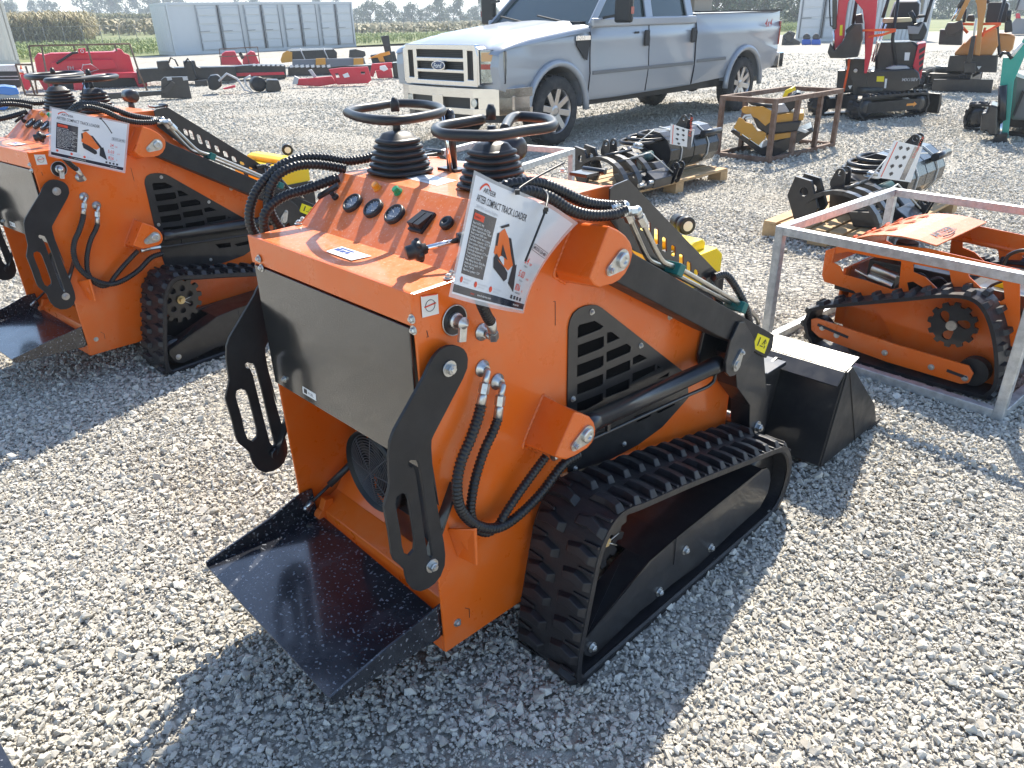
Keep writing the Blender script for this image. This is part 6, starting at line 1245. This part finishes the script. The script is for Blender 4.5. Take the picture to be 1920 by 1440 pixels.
m = MB(); m.bb(-3, -.02, 0, LS, 0, 2.9); m.build('wall', WCONT, t); m = MB(); corr(m, LS, 0, .05, 2.9, 0, 'y', .2, .02, -1); m.build('wall_cladding', WCONT, t)
m = MB(); m.bb(-.02, .02, LS * .38, LS * .52, .1, 2.9); m.build('cream_panel', YELW, t); m = MB(); m.bb(-.01, .03, LS * .80, LS * .86, 1.2, 2.3); wn = m.build('window', ROD, t); m = MB(); m.bb(.03, .034, LS * .81, LS * .85, 1.28, 2.22); m.build('pane', GLASS, wn)
m = MB(); m.bb(-3.1, .1, -.05, LS + .1, 2.9, 3.0); m.build('roof', WCONT, t)
# small black and blue gear in front of the white container
V = VT('tyre_attachment', 'black wheels and bars heaped on the ground below the pickup tailgate', 'attachment', 1480, 84)
V.p('frame', [(1465, 84), (1468, 66), (1480, 58), (1492, 62), (1488, 72), (1500, 78), (1500, 84)], BLK, 0, .8, .03); V.c('wheel', [(1470, 70), (1478, 60), (1488, 66), (1484, 78), (1474, 80), (1470, 70)], TYRE, -.1, .05)
for i, (u, lab) in enumerate(((1512, 'blue crate with a black roller in front of the white container door'), (1530, 'second blue crate with a black wheel, nearer the red excavator'))):
    V = VT('blue_crate', lab, 'crate', u, 84, group='blue crates'); V.p('crate_body', [(u - 9, 84), (u - 8, 74), (u + 8, 74), (u + 9, 84)], pbr('blue_plastic', (.02, .10, .45), .5), 0, .9, .03); V.p('roller', [(u - 7, 74), (u - 6, 66), (u, 62), (u + 7, 66), (u + 8, 74)], BLK, .1, .7, .06)
# ---- attachments lying in a row at the left and centre
V = VT('flail_mower', 'big red flail mower body inside the rusty frame at the left', 'mower', 150, 168)
V.p('rear_shell', [(64, 110), (70, 100), (84, 103), (94, 100), (215, 97), (218, 92), (228, 92), (233, 100), (243, 103), (250, 128), (258, 165), (240, 170), (85, 172), (72, 150)], RED, .3, 1.1, .04)
V.p('shell_step', [(95, 118), (110, 112), (212, 111), (220, 128), (200, 131), (100, 134)], RED, .22, .31, .02); V.p('front_beam', [(165, 144), (180, 138), (248, 136), (262, 137), (272, 145), (277, 160), (270, 168), (262, 168), (252, 146), (172, 147)], RED, -.25, .3, .02)
V.p('side_blade', [(38, 140), (50, 137), (57, 145), (60, 160), (52, 170), (44, 166)], RED, -.3, -.2, .01); V.p('dark_opening', [(96, 136), (140, 134), (150, 142), (250, 147), (268, 170), (110, 172), (98, 160)], PLAST, .1, .3, .02)
V.p('gear_head', [(136, 148), (138, 132), (150, 130), (158, 136), (165, 150), (155, 172), (140, 176)], RED, -.2, .2, .03); V.p('top_box', [(146, 92), (160, 90), (161, 100), (147, 101)], RED, .1, .4, .01)
q = V.at(154, 96, .09); m = MB(); m.tube([q + Vector((.035 * math.cos(k * .5), 0, .035 * math.sin(k * .5))) for k in range(12)], .007, 5, True); m.build('round_mark', WHITE, V.t)
q = V.at(127, 131, .21); m = MB(); textat(m, 'FH', .13, q, (1, 0, 0), (0, 0, 1)); m.build('chalk_lettering', GREYINK, V.t)
V.c('hydraulic_hose', [(106, 119), (120, 110), (135, 100), (146, 98)], HOSE, .1, .03); V.c('thin_hose', [(155, 122), (170, 120), (185, 130), (165, 136), (153, 130), (156, 120)], GREYINK, .05, .01)
V2 = VT('rusty_cage', 'rusty open frame round the red flail mower at the left', 'crate', 150, 176)
for l in ([(54, 86), (243, 82)], [(54, 86), (70, 176)], [(78, 88), (95, 180)], [(243, 82), (262, 140), (276, 170)], [(138, 86), (141, 96)], [(163, 85), (173, 120)], [(215, 83), (219, 96)], [(28, 121), (62, 121)], [(29, 121), (48, 178)], [(48, 124), (66, 180)], [(48, 178), (100, 180)]): V2.c('bar', l, RUST, -.35, .028, n=4)
V = VT('traffic_cone', 'small orange and white cone standing at the left frame', 'cone', 41, 172); q0 = V.at(41, 140, 0); q1 = V.at(39, 123, 0); m = MB(); m.cyl(q0, q1, .055, .012); cn = m.build('cone_body', STRAP, V.t); m = MB(); m.cyl(q0.lerp(q1, .25), q0.lerp(q1, .6), .047, .034); m.build('white_band', WHITE, cn)
V = VT('rotary_broom', 'black barred attachment beside the beige container at the left edge', 'attachment', 15, 165)
V.p('hood', [(-40, 124), (30, 122), (34, 134), (-40, 134)], GALV, .0, .9, .02); V.p('brush_box', [(-40, 134), (36, 134), (40, 162), (-40, 165)], PLAST, .0, .8, .02)
for v in (144, 150): V.c('bar', [(-40, v), (36, v - 1)], GREYINK, -.02, .012)
V = VT('tarped_crate', 'grey metal bin under a blue plastic sheet at the left edge', 'crate', 15, 206); V.p('bin', [(-40, 176), (33, 174), (42, 194), (-40, 206)], pbr('bin_grey', (.30, .33, .35), .5, metal=.4), 0, .7, .01); V.p('blue_sheet', [(-40, 164), (10, 162), (32, 165), (37, 176), (20, 179), (0, 177), (-40, 181)], pbr('blue_tarp', (.03, .17, .50), .25, coat=.5, bump=.4, bs=12), -.03, .72, .02); V.p('hanging_sheet', [(-40, 190), (6, 190), (20, 196), (12, 206), (-40, 208)], pbr('blue_tarp_fold', (.03, .17, .50), .3, bump=.4, bs=12), -.06, -.03, .01)
V = VT('pallet_forks', 'black fork frame with a long beam lying in front of the grey container', 'attachment', 330, 186)
V.p('back_plate', [(302, 150), (308, 145), (352, 144), (354, 158), (360, 185), (302, 184)], BLK, 0, .2, .01); V.p('beam', [(185, 176), (305, 170), (305, 178), (200, 187), (180, 186)], BLK, -.1, .05, .01); V.p('gusset', [(300, 172), (322, 152), (328, 156), (312, 178)], BLK, -.15, -.1, .004)
for u in (317, 347): V.p('grey_hook', [(u - 5, 145), (u + 4, 144), (u + 6, 150), (u - 3, 151)], GREYINK, -.01, 0, 0)
V = VT('ripper_bar', 'long black toolbar with two upright brackets and hoses, centre left', 'attachment', 360, 160)
V.p('toolbar', [(255, 130), (290, 128), (440, 125), (446, 150), (420, 152), (290, 152), (260, 158)], BLK, .1, .7, .02)
for a in (0, 50): V.p('bracket', [(293 + a, 115), (315 + a, 114), (318 + a, 124), (327 + a, 128), (296 + a, 130)], BLK, .0, .4, .01)
V.c('hydraulic_hose', [(316, 118), (320, 108), (328, 112), (334, 124)], HOSE, -.05, .02); V.c('hydraulic_hose', [(345, 120), (352, 110), (360, 118), (366, 140), (372, 152)], HOSE, -.05, .025)
V.p('motor_block', [(365, 152), (388, 150), (391, 170), (368, 172)], BLK, -.5, -.1, .02)
V = VT('rotary_motor', 'black drum motor with looping grey hoses, front centre of the attachment row', 'attachment', 470, 174)
V.p('drum', [(388, 150), (394, 142), (408, 140), (415, 148), (416, 162), (405, 170), (392, 168)], PLAST, .0, .4, .04); V.p('body', [(500, 150), (522, 150), (528, 168), (520, 172), (498, 172)], BLK, .0, .5, .02)
q = V.at(487, 158, 0); m = MB(); m.lathe([(0, .05), (0, .15), (.03, .17), (.25, .17), (.3, .1)], q, (-.3, 1, 0), 22); m.build('drum', STEELB, V.t); V.c('hose_loop', [(410, 152), (425, 138), (445, 148), (458, 168), (475, 174), (462, 160), (458, 148), (470, 142)], GREYINK, -.1, .025)
V.p('red_foot', [(418, 166), (440, 160), (442, 164), (420, 168)], RED, -.1, .1, .005)
V = VT('flail_mulcher', 'small pink-red flail head in a thin frame before the grey container', 'attachment', 450, 124)
V.p('shell', [(413, 122), (415, 102), (422, 97), (440, 96), (447, 112), (455, 122)], RED, 0, .8, .03); V.p('shell', [(455, 108), (470, 96), (478, 98), (487, 120), (455, 121)], RED, 0, .8, .03); V.p('latch', [(447, 100), (452, 97), (458, 108), (453, 112)], BLK, -.05, 0, .005)
for l in ([(411, 92), (483, 88)], [(411, 92), (415, 122)], [(460, 89), (468, 122)], [(483, 88), (487, 120)], [(411, 106), (485, 104)]): V.c('frame_bar', l, RUST, -.1, .022, n=4)
V = VT('grading_bar', 'black bar with white teeth and a red strip below, before the grey container', 'attachment', 500, 150)
V.p('bar', [(400, 128), (470, 122), (535, 122), (537, 146), (520, 147), (468, 145), (446, 148)], BLK, .1, .8, .02); V.p('red_strip', [(442, 137), (532, 135), (534, 140), (444, 143)], RED, .0, .1, .005)
for u in range(474, 536, 9): V.p('tooth', [(u, 120), (u + 5, 120), (u + 5, 124), (u, 124)], WHITE, .0, .1, 0)
V = VT('soil_tiller', 'black tiller drum with mustard end plates, under the container doors', 'attachment', 580, 126)
V.p('end_plate', [(526, 112), (530, 100), (538, 95), (548, 98), (548, 116), (528, 118)], MUST, 0, .1, .01); V.p('hood', [(535, 98), (545, 92), (625, 91), (632, 98), (632, 112), (545, 116)], BLK, .1, 1.0, .03); V.p('pale_edge', [(540, 93), (622, 90), (624, 93), (542, 96)], CREAM, .05, .1, 0)
for u in (562, 606): V.c('stay', [(u, 90), (u + 12, 116)], GREYINK, -.02, .02)
V = VT('snow_blade', 'grey blade with two orange blocks, lying in the row left of the pickup', 'attachment', 620, 140)
V.p('blade', [(548, 112), (620, 110), (682, 108), (686, 120), (620, 126), (548, 124)], pbr('blade_grey', (.16, .18, .21), .45), 0, .1, .01); V.p('base', [(540, 126), (700, 122), (706, 142), (640, 150), (548, 158), (540, 148)], BLK, .1, .9, .02)
for u in (592, 663): V.p('orange_block', [(u, 110), (u + 18, 109), (u + 19, 121), (u, 122)], MUST, -.1, 0, .005)
for u in range(543, 618, 10): V.p('white_tooth', [(u, 122), (u + 6, 121), (u + 7, 126), (u + 1, 127)], WHITE, -.05, 0, 0)
V = VT('v_plough', 'bright red snow plough lying open left of the pickup', 'plough', 630, 162)
V.p('wing', [(555, 160), (560, 148), (590, 146), (622, 143), (632, 157), (600, 162)], RED, .0, .15, .02); V.p('wing', [(616, 130), (640, 127), (690, 125), (697, 150), (690, 156), (632, 159)], RED, -.1, .0, .015, holes=[[(628, 138), (634, 137), (637, 146), (631, 146)], [(676, 134), (684, 134), (685, 139), (677, 139)]])
V.p('grey_arm', [(578, 132), (584, 130), (594, 144), (588, 146)], GREYINK, .1, .2, .005); V.p('white_mark', [(642, 140), (652, 136), (656, 144), (646, 146)], WHITE, -.106, -.101, 0); V.p('grey_end', [(548, 158), (552, 142), (560, 146), (558, 158)], GREYINK, -.05, .1, .005)
V = VT('log_splitter', 'orange arm and tilted black post standing at the end of the row', 'attachment', 720, 120)
V.p('orange_arm', [(690, 110), (712, 100), (730, 96), (732, 102), (718, 106), (722, 116), (712, 116), (708, 108)], LAMPO, .0, .2, .02); V.p('post', [(714, 68), (729, 66), (736, 112), (726, 114)], BLK, .2, .4, .01); V.p('base', [(694, 104), (740, 96), (746, 120), (700, 126)], PLAST, .3, .9, .02)
V = VT('red_grapple', 'red grab with a white cover lying next to the plough', 'attachment', 718, 148)
V.p('plate', [(693, 142), (697, 120), (735, 117), (736, 128), (704, 132), (700, 145)], RED, .1, .3, .01); V.p('jaw', [(704, 132), (734, 129), (737, 146), (708, 147)], RED, -.1, .1, .02); V.p('white_cover', [(712, 124), (722, 122), (728, 130), (720, 134), (712, 130)], WHITE, -.15, -.1, .01)
V = VT('black_toolframe', 'black frame with an orange end hidden behind the pickup bumper', 'attachment', 755, 146)
V.p('frame', [(735, 118), (790, 114), (800, 143), (738, 146)], BLK, 0, .6, .02); V.p('orange_end', [(752, 104), (770, 102), (772, 114), (756, 116)], LAMPO, .0, .2, .01)
V = VT('black_hitch', 'small black hitch block behind the mustard-ended tiller', 'attachment', 670, 110); V.p('block', [(654, 108), (655, 94), (668, 92), (684, 96), (686, 104), (678, 110)], BLK, 0, .5, .02)
V3 = Frame(0, 0, 0); A = gz(-2, 1388, .21); B = gz(29, 1446, .21); d_ = (B - A); n_ = np.array([d_[1], -d_[0], 0]); n_ = n_ / np.linalg.norm(n_) * .45; n_ = n_ if n_[1] < 0 else -n_
t = thing('operator_platform', 'speckled black platform corner poking in at the bottom left corner of the picture', 'platform', (A[0], A[1])); o_ = np.array([A[0], A[1], 0]); C1 = A - d_ * 1.5; C2 = B + d_ * 6
pl = [tuple((p - o_)[:2]) for p in (C1, C2, C2 + n_, C1 + n_)]; m = MB(); m.prism(pl, 'z', .205, .21); m.build('plate', TRAYM, t, .001)
m = MB(); a_, b_ = Vector((*pl[2], 0)), Vector((*pl[3], 0))
for q in (a_.lerp(b_, .15), a_.lerp(b_, .85)): m.bar(q + Vector((0, 0, 0)), q + Vector((0, 0, .205)), .03, .03)
m.bar(a_ + Vector((0, 0, .02)), b_ + Vector((0, 0, .02)), .03, .03); m.build('support_frame', BLK, t)
V = VT('trencher_attachment', 'mustard and black bolted attachment lying inside the rusty cage', 'attachment', 1452, 292, 1060, 0, 4)
V.p('base_frame', [(1235, 985), (1262, 968), (1470, 1110), (1850, 955), (1865, 985), (1560, 1195), (1470, 1165)], BLK, -.05, .45, .01)
V.p('lower_plate', [(1262, 960), (1300, 882), (1330, 890), (1350, 915), (1400, 930), (1440, 985), (1480, 985), (1505, 1000), (1500, 1035), (1450, 1090)], MUST, -.15, -.12, .004, holes=[[(1375, 1035), (1390, 1035), (1390, 1050), (1375, 1050)], [(1310, 1000), (1325, 1000), (1325, 1015), (1310, 1015)]])
V.p('gearbox', [(1400, 870), (1440, 850), (1560, 925), (1775, 905), (1740, 985), (1510, 1010), (1440, 960)], BLK, -.1, .35, .015)
V.p('upper_plate', [(1318, 822), (1338, 798), (1480, 798), (1550, 832), (1552, 905), (1500, 945), (1440, 890), (1330, 845)], MUST, -.14, -.11, .004); V.p('side_tray', [(1545, 872), (1660, 850), (1792, 850), (1785, 902), (1560, 925)], MUST, -.05, .4, .006); V.p('side_tray', [(1500, 1015), (1700, 990), (1705, 1028), (1520, 1062)], MUST, -.05, .35, .006)
V.p('grey_plate', [(1700, 962), (1730, 950), (1830, 985), (1800, 1000)], GALV, -.08, -.05, .003); V.p('hopper', [(1640, 770), (1740, 690), (1770, 700), (1720, 810), (1680, 840), (1560, 830)], BLK, .1, .4, .01); V.p('light_panel', [(1560, 790), (1640, 780), (1680, 840), (1580, 850)], GREYINK, .0, .1, .004)
V.c('yellow_handle', [(1642, 735), (1660, 690), (1725, 660)], YEL, .1, .025); V.c('hose', [(1365, 745), (1400, 775), (1480, 790), (1560, 800)], HOSE, -.1, .02); V.c('cable_coil', [(1330, 890), (1345, 868), (1390, 862), (1400, 880), (1350, 890)], CREAM, -.16, .012)
